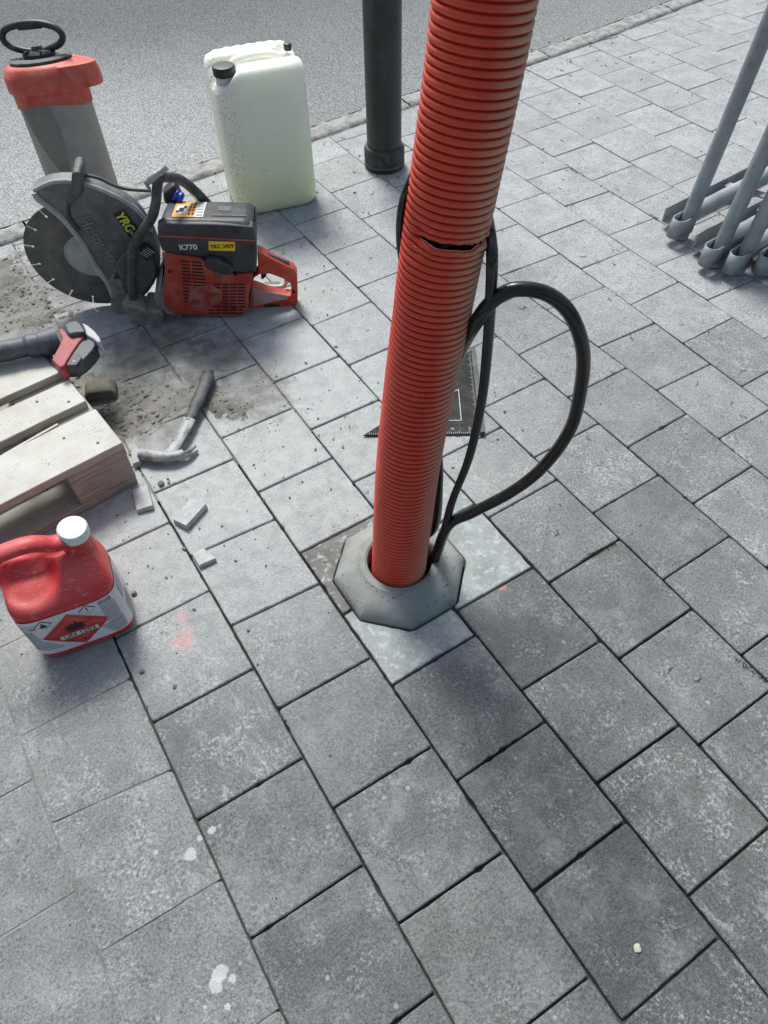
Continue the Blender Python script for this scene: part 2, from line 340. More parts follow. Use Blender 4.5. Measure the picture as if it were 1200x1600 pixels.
JY={0: [(-0.5076, -0.512), (-0.2889, -0.293), (-0.0743, -0.0779), (0.1437, 0.1437), (0.3697, 0.3697)], 1: [(-0.6197, -0.6261), (-0.4027, -0.4065), (-0.1825, -0.1875), (0.0379, 0.0262), (0.2523, 0.2408), (0.4759, 0.4726)], 2: [(-0.9138, -0.9158), (-0.7022, -0.7032), (-0.4842, -0.4855), (-0.2625, -0.2631), (0.123, 0.123), (0.338, 0.3357)], 3: [(-0.8465, -0.8465), (-0.6269, -0.6305), (-0.4112, -0.4145)], 4: [(-0.6783, -0.6783), (-0.4659, -0.4644), (-0.2483, -0.2461)], 5: [(-0.3787, -0.3775), (-0.1558, -0.1556), (0.2701, 0.2701)], 6: [(-0.2647, -0.2618), (-0.0463, -0.0438), (0.1767, 0.1767), (0.3877, 0.3925)], 7: [(-0.1519, -0.1519), (0.0648, 0.0584), (0.2872, 0.2765)], 8: [(0.3808, 0.3822), (0.6048, 0.5984), (0.8233, 0.8183)], 9: [(0.7, 0.691), (0.9223, 0.9114)], 10: [(0.7985, 0.8017), (1.0031, 1.0031)], -1: [(-0.3933, -0.4011), (-0.1526, -0.1803), (0.0386, 0.0386)], -2: [(-0.2839, -0.2839), (-0.0559, -0.0559)]}

S0 = 0.213; LP = 0.2163
EDGE = [(-6.0,1.72),(0.17,1.798),(1.449,1.858),(2.59,1.937),(3.093,1.974),(3.895,2.075),(8.0,2.75)]   # paving side of the kerb
def edge_y(x):
    for (a, ya), (b, yb) in zip(EDGE, EDGE[1:]):
        if x <= b: return ya+(yb-ya)*(x-a)/(b-a)
    return EDGE[-1][1]
def line_x(r, y):
    """x of course line r at y: fitted spacing plus small measured wander"""
    base = (r*1.0055-0.012)*S0
    L = LX.get(r)
    if L:
        w = 0; s = 0
        for yy, xx in L:
            k = math.exp(-((yy-y)/0.22)**2)+1e-4; w += k; s += k*(xx-base)
        base += 0.75*s/w
    return base
OFF = {}
def joints(r):
    J = [(a, b) for a, b in JY.get(r, [])]
    if not J:
        ref = {11: 0.75, 12: 0.25}.get(r, 0.25 if r % 2 == 0 else 0.75)
        J = [((ref+random.uniform(-.06,.06))*S0*1.0, )*2]
    J.sort()
    out = [J[0]]
    for j in J[1:]:
        g = (j[0]-out[-1][0]); k = max(1, round(g/LP)); a = out[-1]
        for i in range(1, k+1): out.append((a[0]+(j[0]-a[0])*i/k, a[1]+(j[1]-a[1])*i/k))
    while out[0][0] > -1.9: out.insert(0, (out[0][0]-LP, out[0][1]-LP))
    while out[-1][0] < 2.9: out.append((out[-1][0]+LP, out[-1][1]+LP))
    return out
OCT_C = Vector((0.5915, -0.043)); OCT_R = 0.148
def oct_r(a, R=OCT_R):
    k = ((a-pi/8) % (pi/4))-pi/8
    return R*cos(pi/8)/cos(k)
def in_oct(p, pad=0.0):
    d = Vector(p[:2])-OCT_C; return d.length < oct_r(math.atan2(d.y, d.x))+pad
def clip_halfplane(poly):
    out = []
    n = len(poly)
    for i in range(n):
        a, b = poly[i], poly[(i+1) % n]; fa = edge_y(a[0])-0.006-a[1]; fb = edge_y(b[0])-0.006-b[1]
        if fa >= 0: out.append(a)
        if (fa >= 0) != (fb >= 0):
            t = fa/(fa-fb); out.append((a[0]+(b[0]-a[0])*t, a[1]+(b[1]-a[1])*t))
    return out
def inset_quad(q, g):
    c = Vector((sum(p[0] for p in q)/4, sum(p[1] for p in q)/4)); out = []
    for i in range(4):
        p = Vector(q[i]); a = (Vector(q[(i+1) % 4])-p).normalized(); b = (Vector(q[i-1])-p).normalized()
        out.append(p+a*g+b*g)
    return out
def subdivide(poly, step):
    out = []
    n = len(poly)
    for i in range(n):
        a, b = Vector(poly[i]), Vector(poly[(i+1) % n]); k = max(1, int((b-a).length/step))
        for j in range(k): out.append(a+(b-a)*(j/k))
    return out
def stone_mesh(poly, amp, step, tilt, h, depth=0.05, cham=0.0022):
    """a cast stone: wavy arris, small chamfer, upright sides"""
    P = []
    for a_, b_ in zip(poly, list(poly[1:])+[poly[0]]):
        a_, b_ = Vector(a_), Vector(b_); L_ = (b_-a_).length; k_ = max(1, int(L_/step))
        if L_ > 0.04: P += [a_, a_+(b_-a_)*(0.004/L_), a_+(b_-a_)*(0.009/L_)]+[a_+(b_-a_)*(j/k_) for j in range(1, k_)]+[b_-(b_-a_)*(0.009/L_), b_-(b_-a_)*(0.004/L_)]
        else: P += [a_+(b_-a_)*(j/k_) for j in range(k_)]
    n = len(P)
    c = sum((Vector(p) for p in P), Vector((0,0)))/n; out = []
    for p in P:
        nz = noise.noise(Vector((p.x*38, p.y*38, 3.1)))*amp+noise.noise(Vector((p.x*130, p.y*130, 9.0)))*amp*0.6
        chip = max(0, noise.noise(Vector((p.x*55, p.y*55, 21.0)))-0.36)*0.008
        d = (c-p).normalized()
        for q in poly:
            dc_ = (p-Vector(q)).length
            if dc_ < 0.009: nz += 0.0022*(1-dc_/0.009)*(0.6+0.8*noise.noise(Vector((q[0]*91, q[1]*91, 2.0))))
        out.append(p+d*(nz+chip+0.0004))
    v = []; f = []
    zt = lambda p: h+tilt[0]*(p.x-c.x)+tilt[1]*(p.y-c.y)
    inner = []
    for i, p in enumerate(out):
        a, b = out[i-1], out[(i+1) % n]; T = (b-a).normalized(); N = Vector((-T.y, T.x)); 
        inner.append(p+N*cham)
    for p in inner: v.append((p.x, p.y, zt(p)))
    for i, p in enumerate(out): v.append((p.x, p.y, zt(p)-cham*0.75))
    for p in out: v.append((p.x, p.y, h-depth))
    f.append(tuple(range(n)))
    for i in range(n):
        j = (i+1) % n; f.append((n+i, n+j, j, i)); f.append((2*n+i, 2*n+j, n+j, n+i))
    return v, f
bmR = Matrix(CAM[1]).transposed(); CAMP = Vector(CAM[0]); FPX = CAM[2]/24*1600
def to_px(p):
    q = bmR @ (Vector(p)-CAMP)
    if q.z > -0.05: return None
    return 600+FPX*q.x/-q.z, 800-FPX*q.y/-q.z
def seen(P, m=60):
    for p in P:
        s = to_px((p[0], p[1], 0))
        if s and -m < s[0] < 1200+m and -m < s[1] < 1600+m: return True
    return False
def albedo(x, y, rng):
    """stone colour: cast darker, browner and greyer stones mixed; paler with distance, partly light falloff put into the colour"""
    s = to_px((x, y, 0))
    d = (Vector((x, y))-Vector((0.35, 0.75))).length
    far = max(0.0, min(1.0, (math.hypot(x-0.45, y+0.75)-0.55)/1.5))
    base = 0.124+0.232*far  # darker at the near right: partly light falloff baked into the colour
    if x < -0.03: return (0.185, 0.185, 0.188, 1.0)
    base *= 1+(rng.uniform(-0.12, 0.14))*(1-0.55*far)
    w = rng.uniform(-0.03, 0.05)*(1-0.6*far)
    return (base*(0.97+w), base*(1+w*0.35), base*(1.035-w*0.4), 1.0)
pave = empty('pavement', (0,0,0)); tag(pave, kind='structure')
pavers = []
DARK = {(3,-1): 0.80, (3,-2): 1.0, (3,0): 0.72, (2,1): 0.80, (3,1): 1.0}
for r in range(-4, 22):
    js = joints(r)
    for k in range(len(js)-1):
        (a0, b0), (a1, b1) = js[k], js[k+1]
        q = [(line_x(r, a0), a0), (line_x(r+1, b0), b0), (line_x(r+1, b1), b1), (line_x(r, a1), a1)]
        cx = sum(p[0] for p in q)/4; cy = sum(p[1] for p in q)/4
        if min(p[1] for p in q) > edge_y(cx)+0.05: continue
        if math.hypot(cx-0.8, cy-0.3) > 4.2: continue
        pavers.append((math.hypot(cx-CAMP.x, cy-CAMP.y), r, k, q, cx, cy))
pavers.sort(key=lambda a: a[0])
seen_list = [p for p in pavers if seen(p[3])]; other = [p for p in pavers if not seen(p[3])]
rng = random.Random(11)
def build_paver(p, single):
    d, r, k, q, cx, cy = p
    left = r < 0
    g = 0.0021 if not left else 0.0011
    far_ = math.hypot(cx-0.62, cy-0.05) > 1.05
    if cx > 1.0 or cy > 0.9: g = 0.0016
    if far_: g = 0.0012
    g *= rng.uniform(0.75, 1.25)
    q = inset_quad(q, g); q = [(v.x, v.y) for v in q]
    if max(a[1] for a in q) > min(edge_y(a[0]) for a in q)-0.006: q = clip_halfplane(q)
    if len(q) < 3 or max(a[1] for a in q)-min(a[1] for a in q) < 0.02: return None
    tilt = (rng.uniform(-.006,.006), rng.uniform(-.006,.006)); h = rng.uniform(-0.0012, 0.0008)
    if left: g = 0.0009
    if left: h = rng.uniform(-0.0003, 0.0003); tilt = (0.001, 0.001)
    near = d < 1.9
    touches = any(in_oct(a, 0.004) for a in subdivide(q, 0.01)) or in_oct((cx, cy))
    if touches: q = cut_by_octagon(q)
    if q is None: return None
    v, f = stone_mesh(q, 0.0007 if near else 0.0010, 0.010 if near else 0.04, tilt, h, cham=(0.0010 if left else 0.0022) if near else (0.0014 if far_ else 0.0025))
    return v, f, touches
def cut_by_octagon(q):
    pad = 0.0045
    P = subdivide(q, 0.012); n = len(P); ins = [in_oct(p, pad) for p in P]
    if not any(ins): return q
    if all(ins): return None
    s = next(i for i in range(n) if not ins[i] and ins[i-1]); run = []
    i = s
    while not ins[i % n] and len(run) < n: run.append(P[i % n]); i += 1
    a0 = math.atan2(run[-1].y-OCT_C.y, run[-1].x-OCT_C.x); a1 = math.atan2(run[0].y-OCT_C.y, run[0].x-OCT_C.x)
    da = (a1-a0+pi) % (2*pi)-pi
    m = max(3, int(abs(da)/0.09)); arc = []
    for j in range(m+1):
        a = a0+da*j/m; rr = oct_r(a, OCT_R)+pad; arc.append(Vector((OCT_C.x+cos(a)*rr, OCT_C.y+sin(a)*rr)))
    return [tuple(p) for p in run]+[tuple(p) for p in arc]
NP = 0
for p in seen_list[:285]:
    res = build_paver(p, True)
    if not res: continue
    v, f, cut = res
    d, r, k, q, cx, cy = p
    if cut:
        n = len(v)//3
        o = mesh('cut_slab', v, f, M_slab, pave, smooth=30)
        brown = cx < 0.60 and cy > -0.09
        o.color = (0.17,0.162,0.148,1) if brown else (0.315,0.34,0.338,1)
        o['label'] = 'grey brown paver cut to fit the octagonal foundation' if brown else 'pale grey paver cut to fit the octagonal foundation'
    else:
        o = mesh('paver', v, f, M_paver, pave, smooth=30)
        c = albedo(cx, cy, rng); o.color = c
        for i, (dx, dy, fac) in enumerate([(0.5329, -0.3758, 0.78), (0.7517, -0.2969, 0.85), (0.5325, -0.5986, 0.85), (0.5378, -0.8186, 0.85), (1.1761, -0.2703, 0.88), (0.5558, -0.9592, 0.85), (1.8395, 0.1333, 0.72)]):  # darker single pavers, with conduit and rack shade put into the colour
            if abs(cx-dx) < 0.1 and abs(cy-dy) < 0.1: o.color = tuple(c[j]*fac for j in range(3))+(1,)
    NP += 1
def joined_pavers(lst, name):
    V = []; F = []
    for p in lst:
        res = build_paver(p, False)
        if not res: continue
        v, f, _ = res; b = len(V); V += v; F += [tuple(i+b for i in q) for q in f]
    if not V: return
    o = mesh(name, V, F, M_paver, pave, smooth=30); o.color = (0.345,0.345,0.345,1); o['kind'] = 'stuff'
joined_pavers(seen_list[285:], 'distant_pavers'); joined_pavers(other, 'outer_pavers')

# bed between and below the stones: open black joints near the new base, sand-filled ones beyond
def bed_z(x, y):
    n = noise.noise(Vector((x*9, y*9, 0.3)))*0.5+0.5; n2 = noise.noise(Vector((x*60, y*60, 5.0)))
    d = math.hypot((x-0.62)*0.85, (y-0.05)*0.9)
    f = max(0, min(1, (d-0.60)/0.60))
    z = -0.016+f*0.0134
    if x < line_x(0, y)-0.004: z = -0.0012
    if z > -0.010: z += (n-0.55)*0.004
    return min(-0.0027 if x > line_x(0, y) else -0.0012, z+n2*0.0010)
def grid(name, x0, x1, y0, y1, nx, ny, fz, mat, parent=None, keep=None, smooth=60):
    V = []; idx = {}; F = []
    for j in range(ny+1):
        for i in range(nx+1):
            x = x0+(x1-x0)*i/nx; y = y0+(y1-y0)*j/ny; V.append((x, y, fz(x, y)))
    for j in range(ny):
        for i in range(nx):
            a = j*(nx+1)+i; F.append((a, a+1, a+nx+2, a+nx+1))
    if keep: F = [q for q in F if keep(V[q[0]])]
    return mesh(name, V, F, mat, parent, smooth=smooth)
tag(grid('joint_sand', -1.3, 5.2, -1.9, 3.0, 430, 340, bed_z, M_sand, keep=lambda v: v[1] < edge_y(v[0])+0.02), kind='structure')

# ground beyond the modelled paving, road and kerb
def strip(name, xs, ya, yb, z, mat, ny=6, amp=0.0, kind='structure', parent=None):
    V = []; F = []
    for x in xs:
        for j in range(ny+1):
            y = ya(x)+(yb(x)-ya(x))*j/ny; V.append((x, y, z+noise.noise(Vector((x*14, y*14, 2.0)))*amp+noise.noise(Vector((x*50, y*50, 7.0)))*amp*0.5))
    n = ny+1
    for i in range(len(xs)-1):
        for j in range(ny): F.append((i*n+j, (i+1)*n+j, (i+1)*n+j+1, i*n+j+1))
    o = mesh(name, V, F, mat, parent, smooth=70); 
    if kind: o['kind'] = kind
    return o
mesh('ground', [(-60,-60,-0.07),(60,-60,-0.07),(60,60,-0.07),(-60,60,-0.07)], [(0,1,2,3)], M_sand)['kind'] = 'structure'
xs = [-4+i*0.02 for i in range(500)]+[6+i for i in range(1,40)]
KW = 0.112
strip('road', [-40,-20,-10,-6]+xs, lambda x: edge_y(min(x,8))+KW+0.004, lambda x: 30.0, -0.001, M_asph, ny=12, amp=0.0012)
kerb = empty('kerb', (0,0,0)); tag(kerb, kind='structure')
KM = []
x = -3.0; i = 0
while x < 6.2:                                            # flush rough-hewn kerb stones laid end to end
    L = 0.82+0.1*sin(i*2.1); xs2 = [x+0.004+(L-0.008)*j/40 for j in range(41)]
    V = []; F = []; ny = 7
    for xx in xs2:
        for j in range(ny+1):
            y = edge_y(xx)+0.006+(KW-0.006)*j/ny; e = (0.010 if j in (0, ny) else 0)
            y += noise.noise(Vector((xx*22, j*3.0, 1.0)))*0.006
            V.append((xx, y, 0.007-e+noise.noise(Vector((xx*26, y*26, 2.0)))*0.006+noise.noise(Vector((xx*80, y*80, 4.0)))*0.003))
    n = ny+1; m = len(xs2)
    for a in range(m-1):
        for b in range(ny): F.append((a*n+b, (a+1)*n+b, (a+1)*n+b+1, a*n+b+1))
    ring = [b for b in range(n)]+[a*n+ny for a in range(1, m)]+[(m-1)*n+b for b in range(ny-1, -1, -1)]+[a*n for a in range(m-2, 0, -1)]
    base = len(V)
    for q in ring: V.append((V[q][0], V[q][1], -0.06))
    for q in range(len(ring)):
        w = (q+1) % len(ring); F.append((ring[q], ring[w], base+w, base+q))
    mesh('kerb_stone', V, F, M_kerb, kerb, smooth=70)
    x += L; i += 1

# ---------------------------------------------------------------- wet cement sludge and crumbs
DP = [(0.274, 0.9856), (0.3866, 0.8784), (0.5025, 0.7857), (0.6165, 0.6537), (0.6253, 0.5751), (0.5349, 0.5675), (0.4111, 0.6009), (0.4013, 0.6845), (0.2752, 0.6406), (0.2072, 0.5845), (0.1414, 0.7015), (-0.08, 0.7939), (-0.1552, 1.037), (0.1634, 1.1089)]
DP2 = [(0.0204, 1.8765), (0.2626, 1.7321), (0.2569, 1.5613), (0.2791, 1.3925), (0.3235, 1.2458), (0.2496, 1.2649), (0.1498, 1.2577), (0.0336, 1.2464), (-0.1032, 1.2857)]
def poly_sd(x, y, P):
    ins = False; dm = 9; n = len(P)
    for i in range(n):
        ax, ay = P[i]; bx, by = P[(i+1) % n]
        if (ay > y) != (by > y) and x < (bx-ax)*(y-ay)/(by-ay)+ax: ins = not ins
        vx, vy = bx-ax, by-ay; t = max(0, min(1, ((x-ax)*vx+(y-ay)*vy)/(vx*vx+vy*vy))); dm = min(dm, math.hypot(x-ax-vx*t, y-ay-vy*t))
    return dm if ins else -dm
def dirt_z(x, y):
    s = max(poly_sd(x, y, DP), poly_sd(x, y, DP2))+0.05*noise.noise(Vector((x*9, y*9, 1.2)))+0.02*noise.noise(Vector((x*40, y*40, 1.2)))
    m = max(0, min(1, s/0.09)); m = m*m*(3-2*m)
    n = noise.noise(Vector((x*7, y*7, 4.0)))*0.5+0.5; lump = max(0, noise.noise(Vector((x*45, y*45, 8.0))))**1.5
    drag = noise.noise(Vector(((x+y)*14, (x-y)*70, 3.0)))
    return -0.005+m*(0.0058+0.0045*n+0.0045*lump+0.0022*drag+0.0015*noise.noise(Vector((x*160, y*160, 8.0))))
dirt = grid('cement_sludge', -0.15, 0.72, 0.45, 1.80, 175, 270, dirt_z, M_dirt, smooth=80)
tag(dirt, 'grey brown cement sludge smeared over the paving between saw and pallet', 'sludge', kind='stuff')

def rock_vf(c, r, rng, V, F, flat=0.7):
    b = len(V); n0 = 7
    rot = Matrix.Rotation(rng.uniform(0, 6.28), 3, 'Z')
    V.append(Vector(c)+Vector((0,0,r*flat*rng.uniform(.7,1.1))))
    for lv, zz in ((0, 0.35), (1, -0.35)):
        for k in range(5):
            a = 2*pi*(k+0.5*lv)/5; rr = r*rng.uniform(0.65, 1.15)
            V.append(Vector(c)+rot @ Vector((cos(a)*rr*1.25, sin(a)*rr*0.85, zz*r*flat*rng.uniform(.7,1.3))))
    V.append(Vector(c)-Vector((0,0,r*flat*0.6)))
    for k in range(5):
        j = (k+1) % 5
        F += [(b, b+1+k, b+1+j), (b+1+k, b+6+k, b+1+j), (b+1+j, b+6+k, b+6+j), (b+11, b+6+j, b+6+k)]
rg = random.Random(5)
V = []; F = []
for _ in range(4200):
    x, y = rg.uniform(-0.15, 0.72), rg.uniform(0.45, 1.8); s = max(poly_sd(x, y, DP), poly_sd(x, y, DP2))+0.02
    dens = 0.3+0.7*max(0, noise.noise(Vector((x*5, y*5, 2.0)))+0.4)
    if s > -0.02 and rg.random() < dens: rock_vf((x, y, dirt_z(x, y)+0.001), rg.uniform(0.0012, 0.0034)*(1+rg.random()**6*1.6), rg, V, F)
for _ in range(150):
    x, y = (rg.uniform(-0.1, 0.35), rg.uniform(1.0, 1.75)) if rg.random() < 0.6 else (rg.uniform(0.17, 0.33), rg.uniform(0.62, 0.86))
    if max(poly_sd(x, y, DP), poly_sd(x, y, DP2)) > -0.02: rock_vf((x, y, dirt_z(x, y)+0.001), rg.uniform(0.0035, 0.0085), rg, V, F, 0.6)
for _ in range(26):
    x, y = rg.uniform(-0.1, 0.3), rg.uniform(1.0, 1.6); a = rg.uniform(0, 6.3); L = rg.uniform(0.02, 0.06); p = Vector((x, y, dirt_z(x, y)+0.003))
    sweep([p, p+Vector((cos(a), sin(a), 0.03))*L], 0.0013, 5, v=V, f=F)
crumb = mesh('mortar_crumbs', V, F, M_dirt); tag(crumb, 'crumbs of dirt and mortar strewn over the sludge beside the saw', 'crumbs', kind='stuff')
M_grit = dusty('grit', (0.075,0.068,0.06), amount=0.25, rough=0.9, scale=200)
V = []; F = []
for _ in range(1500):
    a = rg.random()
    if a < 0.35: x, y = rg.gauss(0.55, 0.45), rg.gauss(0.55, 0.45)
    elif a < 0.62: x = rg.uniform(0, 4.0); y = edge_y(x)+rg.gauss(0.03, 0.09)
    else: x, y = rg.uniform(-0.4, 3.6), rg.uniform(-0.8, 1.9)
    if in_oct((x, y), 0.0): continue
    if y < 0.1 and rg.random() < 0.75: continue
    rock_vf((x, y, 0.0015 if y < edge_y(x) else 0.004), rg.uniform(0.0009, 0.0022)*(1+rg.random()**8*(3.2 if y > edge_y(x)-0.1 else 1.6)), rg, V, F)
tag(mesh('grit', V, F, M_grit), 'fine dark grit scattered over paving and kerb', 'grit', kind='stuff')
M_straw = plain('dry_straw', (0.15,0.12,0.08), 0.9)
V = []; F = []
for _ in range(170):
    x, y = rg.uniform(0.9, 3.2), rg.uniform(-0.7, 1.85)
    a = rg.uniform(0, 6.3); L = rg.uniform(0.008, 0.026); p = Vector((x, y, 0.0025))
    d = Vector((cos(a), sin(a), 0))*L
    sweep(catmull([p, p+d*0.5+Vector((-d.y, d.x, 0))*rg.uniform(-.3,.3), p+d], 3), 0.0010, 4, v=V, f=F)
tag(mesh('plant_litter', V, F, M_straw), 'tiny bits of straw and leaf litter strewn over the right paving', 'litter', kind='stuff')
M_moss = dusty('moss', (0.075,0.075,0.028), (0.16,0.13,0.09), 0.5, 0.95, scale=120)
V = []; F = []
for (mx, my, ex, ey, n) in [(1.0444, -0.2498, 0.963, -0.2431, 260), (1.0631, -0.6625, 1.0494, -0.5956, 120), (2.1291, 0.6692, 2.1318, 0.7172, 90), (2.1262, 1.1431, 2.1168, 1.0788, 60), (1.0613, -0.3236, 1.0615, -0.3135, 5), (2.6858, 1.8005, 2.6808, 1.8384, 50), (3.0979, 1.9702, 3.1705, 1.9585, 90), (2.119, 1.1242, 2.1283, 0.8067, 120)]:
    for _ in range(n):
        t_ = rg.random(); x = mx+(ex-mx)*t_+rg.gauss(0, 0.0035); y = my+(ey-my)*t_+rg.gauss(0, 0.0035)
        d = Vector((rg.gauss(0, .4), rg.gauss(0, .4), 1)).normalized()*rg.uniform(0.004, 0.009); p = Vector((x, y, -0.002)); w = Vector((rg.gauss(0,1), rg.gauss(0,1), 0)).normalized()*0.0014
        b = len(V); V += [p-w, p+w, p+d]; F.append((b, b+1, b+2))
tag(mesh('joint_moss', V, F, M_moss), 'brown green moss growing in the paver joints', 'moss', kind='stuff')

# ---------------------------------------------------------------- octagonal concrete foundation
fnd = empty('lamp_post_foundation', (OCT_C.x, OCT_C.y, 0), 0, 'grey octagonal concrete foundation ring around the foot of the orange conduit', 'foundation')
V = []; F = []; seg = 96
levels = [(1, -0.30), (1, 0.003), (0.985, 0.0085), (0.80, 0.019), (0.62, 0.027), (0.40, 0.0345), (0.20, 0.040), (0.0, 0.0445), (-1, 0.0495), (-2, 0.0500), (-3, 0.0465), (-3, -0.25)]
for kind, z in levels:
    for k in range(seg):
        a = 2*pi*k/seg
        if kind >= 0:
            r1 = oct_r(a); r0 = 0.093; rr = r0+(r1-r0)*kind
            if 0 < kind < 0.9: rr += 0.004*sin(pi*kind)
        elif kind == -1: rr = 0.088
        elif kind == -2: rr = 0.0755
        else: rr = 0.0712
        rr += 0.0006*noise.noise(Vector((cos(a)*4, sin(a)*4, z*60)))
        zz = z+(0.0012*noise.noise(Vector((cos(a)*3, sin(a)*3, z*40+2))) if z > 0.002 else 0)
        V.append((rr*cos(a), rr*sin(a), zz))
for i in range(len(levels)-1):
    for k in range(seg): F.append((i*seg+k, i*seg+(k+1) % seg, (i+1)*seg+(k+1) % seg, (i+1)*seg+k))
mesh('concrete_body', V, F, M_conc, fnd, smooth=30)
M_hole = plain('dark_soil', (0.03,0.027,0.024), 0.95)
lathe('hole_floor', [(0.0001,-0.22),(0.0712,-0.22)], M_hole, fnd, 32, cap=False)

# ---------------------------------------------------------------- orange corrugated conduit
def conduit_material():
    t = NT('orange_corrugated_plastic', 0.42); p = t.pos(False)
    n1 = t.noise(t.map(p, (1,1,0.4)), 9, 4, 0.6); n2 = t.noise(p, 110, 4, 0.7)
    c = t.mix(t.ramp(n1, 0.3, 0.7), (0.58,0.036,0.013), (0.68,0.066,0.024))
    # tan highlight of the light on the right-hand side, put into the colour
    g = t.n('ShaderNodeNewGeometry'); sp = t.n('ShaderNodeSeparateXYZ'); t.put(sp.inputs[0], p)
    side = t.n('ShaderNodeVectorMath', operation='DOT_PRODUCT'); t.put(side.inputs[0], g.outputs['Normal']); side.inputs[1].default_value = (0.82,-0.57,0.0)
    k = t.math('ADD', side.outputs['Value'], t.math('MULTIPLY', t.math('SUBTRACT', n1, 0.5), 0.5))
    k = t.math('MULTIPLY', t.ramp(k, 0.05, 0.85), t.ramp(n2, 0.2, 0.7, 0.6, 1.0))
    hz = t.ramp(sp.outputs['Z'], 0.0, 0.9, 0.62, 0.95); k = t.math('MULTIPLY', k, hz)
    c = t.mix(k, c, (0.45,0.33,0.22))
    k2 = t.ramp(t.noise(p, 30, 5, 0.7), 0.55, 0.8, 0, 0.3); c = t.mix(k2, c, (0.62,0.25,0.17)); k3 = t.math('MULTIPLY', t.ramp(t.voro(p, 75), 0.10, 0.05), t.ramp(n1, 0.45, 0.6)); c = t.mix(t.math('MULTIPLY', k3, 0.6), c, (0.55,0.47,0.38))
    t.color(c); t.rough(t.math('ADD', t.math('MULTIPLY', k, 0.4), 0.36)); t.bump(n2, 0.12, 0.0008); 
    t.b.inputs['Subsurface Weight'].default_value = 0.0
    return t.m
M_cond = conduit_material()
BASE = Vector((OCT_C.x-0.0065, OCT_C.y-0.0085, 0))
AX = catmull([BASE+Vector((-0.012,0.002,-0.18)), (0.5850,-0.0515,0.05), (0.6026, -0.0513, 0.3347), (0.6274, -0.0486, 0.5421), (0.6441, -0.0484, 0.663), (0.6576, -0.0477, 0.7666), (0.6708, -0.0481, 0.8564), (0.6881, -0.0482, 0.9777), (0.6992, -0.0474, 1.0662), (0.735,-0.046,1.42)], 24)
cum = [0]
for a, b in zip(AX, AX[1:]): cum.append(cum[-1]+(Vector(b)-Vector(a)).length)
def ax_at(s):
    import bisect
    i = min(len(AX)-2, max(0, bisect.bisect_right(cum, s)-1)); t = (s-cum[i])/max(1e-9, cum[i+1]-cum[i])
    return Vector(AX[i]).lerp(Vector(AX[i+1]), t), (Vector(AX[i+1])-Vector(AX[i])).normalized()
PITCH = 0.01045; RO = 0.0590; RI = 0.0532
prof = [(0.0, RI), (0.07, RI), (0.15, RO-0.0012), (0.25, RO), (0.55, RO+0.0002), (0.78, RO-0.0001), (0.88, RO-0.0014), (0.95, RI)]
TEAR_Z = 0.804
sg = 80; rings = []
s = 0.0; Ltot = cum[-1]
while s+PITCH < Ltot:
    for t_, r_ in prof: rings.append((s+t_*PITCH, r_))
    s += PITCH
V = []; F = []; meta = []
camdir = Vector((CAMP.x-0.655, CAMP.y+0.05, 0)).normalized(); A0 = math.atan2(camdir.y, camdir.x)
def angd(a, b): return (a-b+pi) % (2*pi)-pi
cut_i = min(range(len(rings)), key=lambda i: abs((ax_at(rings[i][0])[0]+Vector((0,0,0))).z-TEAR_Z)+(0 if abs(rings[i][1]-RI) < 1e-6 else 0.02))
def slit(da):
    """half opening of the tear at angle da from the side facing the viewer (m)"""
    lo, hi = -0.85, 1.40
    if da < lo or da > hi: return 0
    t = (da-lo)/(hi-lo); return max(0.0006, 0.0031*sin(pi*t)**0.6+0.0010*noise.noise(Vector((da*5, 0, 0))))
def ring_pts(i, side):
    s, r_ = rings[i]; P, T = ax_at(s); N = Vector((1,0,0)); N = (N-T*N.dot(T)).normalized(); B = T.cross(N); out = []
    for k in range(sg):
        a = 2*pi*k/sg; da = angd(a, A0); o = slit(da); dn = (s-rings[cut_i][0])
        w = math.exp(-(dn/0.013)**2); w2 = math.exp(-(dn/0.03)**2); dz = 0; dr = 0
        if side > 0: dz = o*w*0.9; dr = -0.0035*w*(o/0.0036)
        else: dz = -o*w*1.1+0.0010*w*sin(da*9)*(1 if o > 0 else 0); dr = 0.0040*w*(o/0.0036)
        fold = math.exp(-((da+0.75)/0.35)**2)*w2                       # crumpled dent left of the tear
        dr += -0.006*fold+0.0018*fold*sin(dn*900+da*8)
        jag = math.exp(-((da-1.25)/0.18)**2)*w2; dr += 0.003*jag*sin(dn*1400); 
        rr = r_+dr+0.0003*noise.noise(Vector((cos(a)*2, sin(a)*2, s*20)))
        out.append(P+N*(cos(a)*rr)+B*(sin(a)*rr)+T*dz)
    return out
n_ring = len(rings)
rows_ = []
for i in range(n_ring):
    if i == cut_i:
        rows_.append(('lo', ring_pts(i, -1))); rows_.append(('hi', ring_pts(i, 1)))
    else: rows_.append(('n', ring_pts(i, 1 if i > cut_i else -1)))
for tag_, P in rows_: V += P
for i in range(len(rows_)-1):
    gap = rows_[i][0] == 'lo'
    for k in range(sg):
        j = (k+1) % sg
        if gap:
            da = angd(2*pi*(k+0.5)/sg, A0)
            if slit(da) > 0.0004: continue
        F.append((i*sg+k, i*sg+j, (i+1)*sg+j, (i+1)*sg+k))
cond = mesh('corrugated_conduit', V, F, M_cond, None, smooth=70)
sol = cond.modifiers.new('wall', 'SOLIDIFY'); sol.thickness = 0.0016; sol.offset = -1
M_lip = plain('torn_plastic_edge', (0.66,0.30,0.20), 0.6)
lipP = [p for k, p in sorted(((angd(2*pi*k/sg, A0), rows_[cut_i][1][k]) for k in range(sg)), key=lambda q: q[0]) if -0.80 < k < 1.35]
tube('torn_lip', [p+Vector((0.0004*sin(i*2.7), -0.0003, 0.0006*sin(i*1.3))) for i, p in enumerate(lipP)], 0.00085, M_lip, cond, k=3, seg=6)
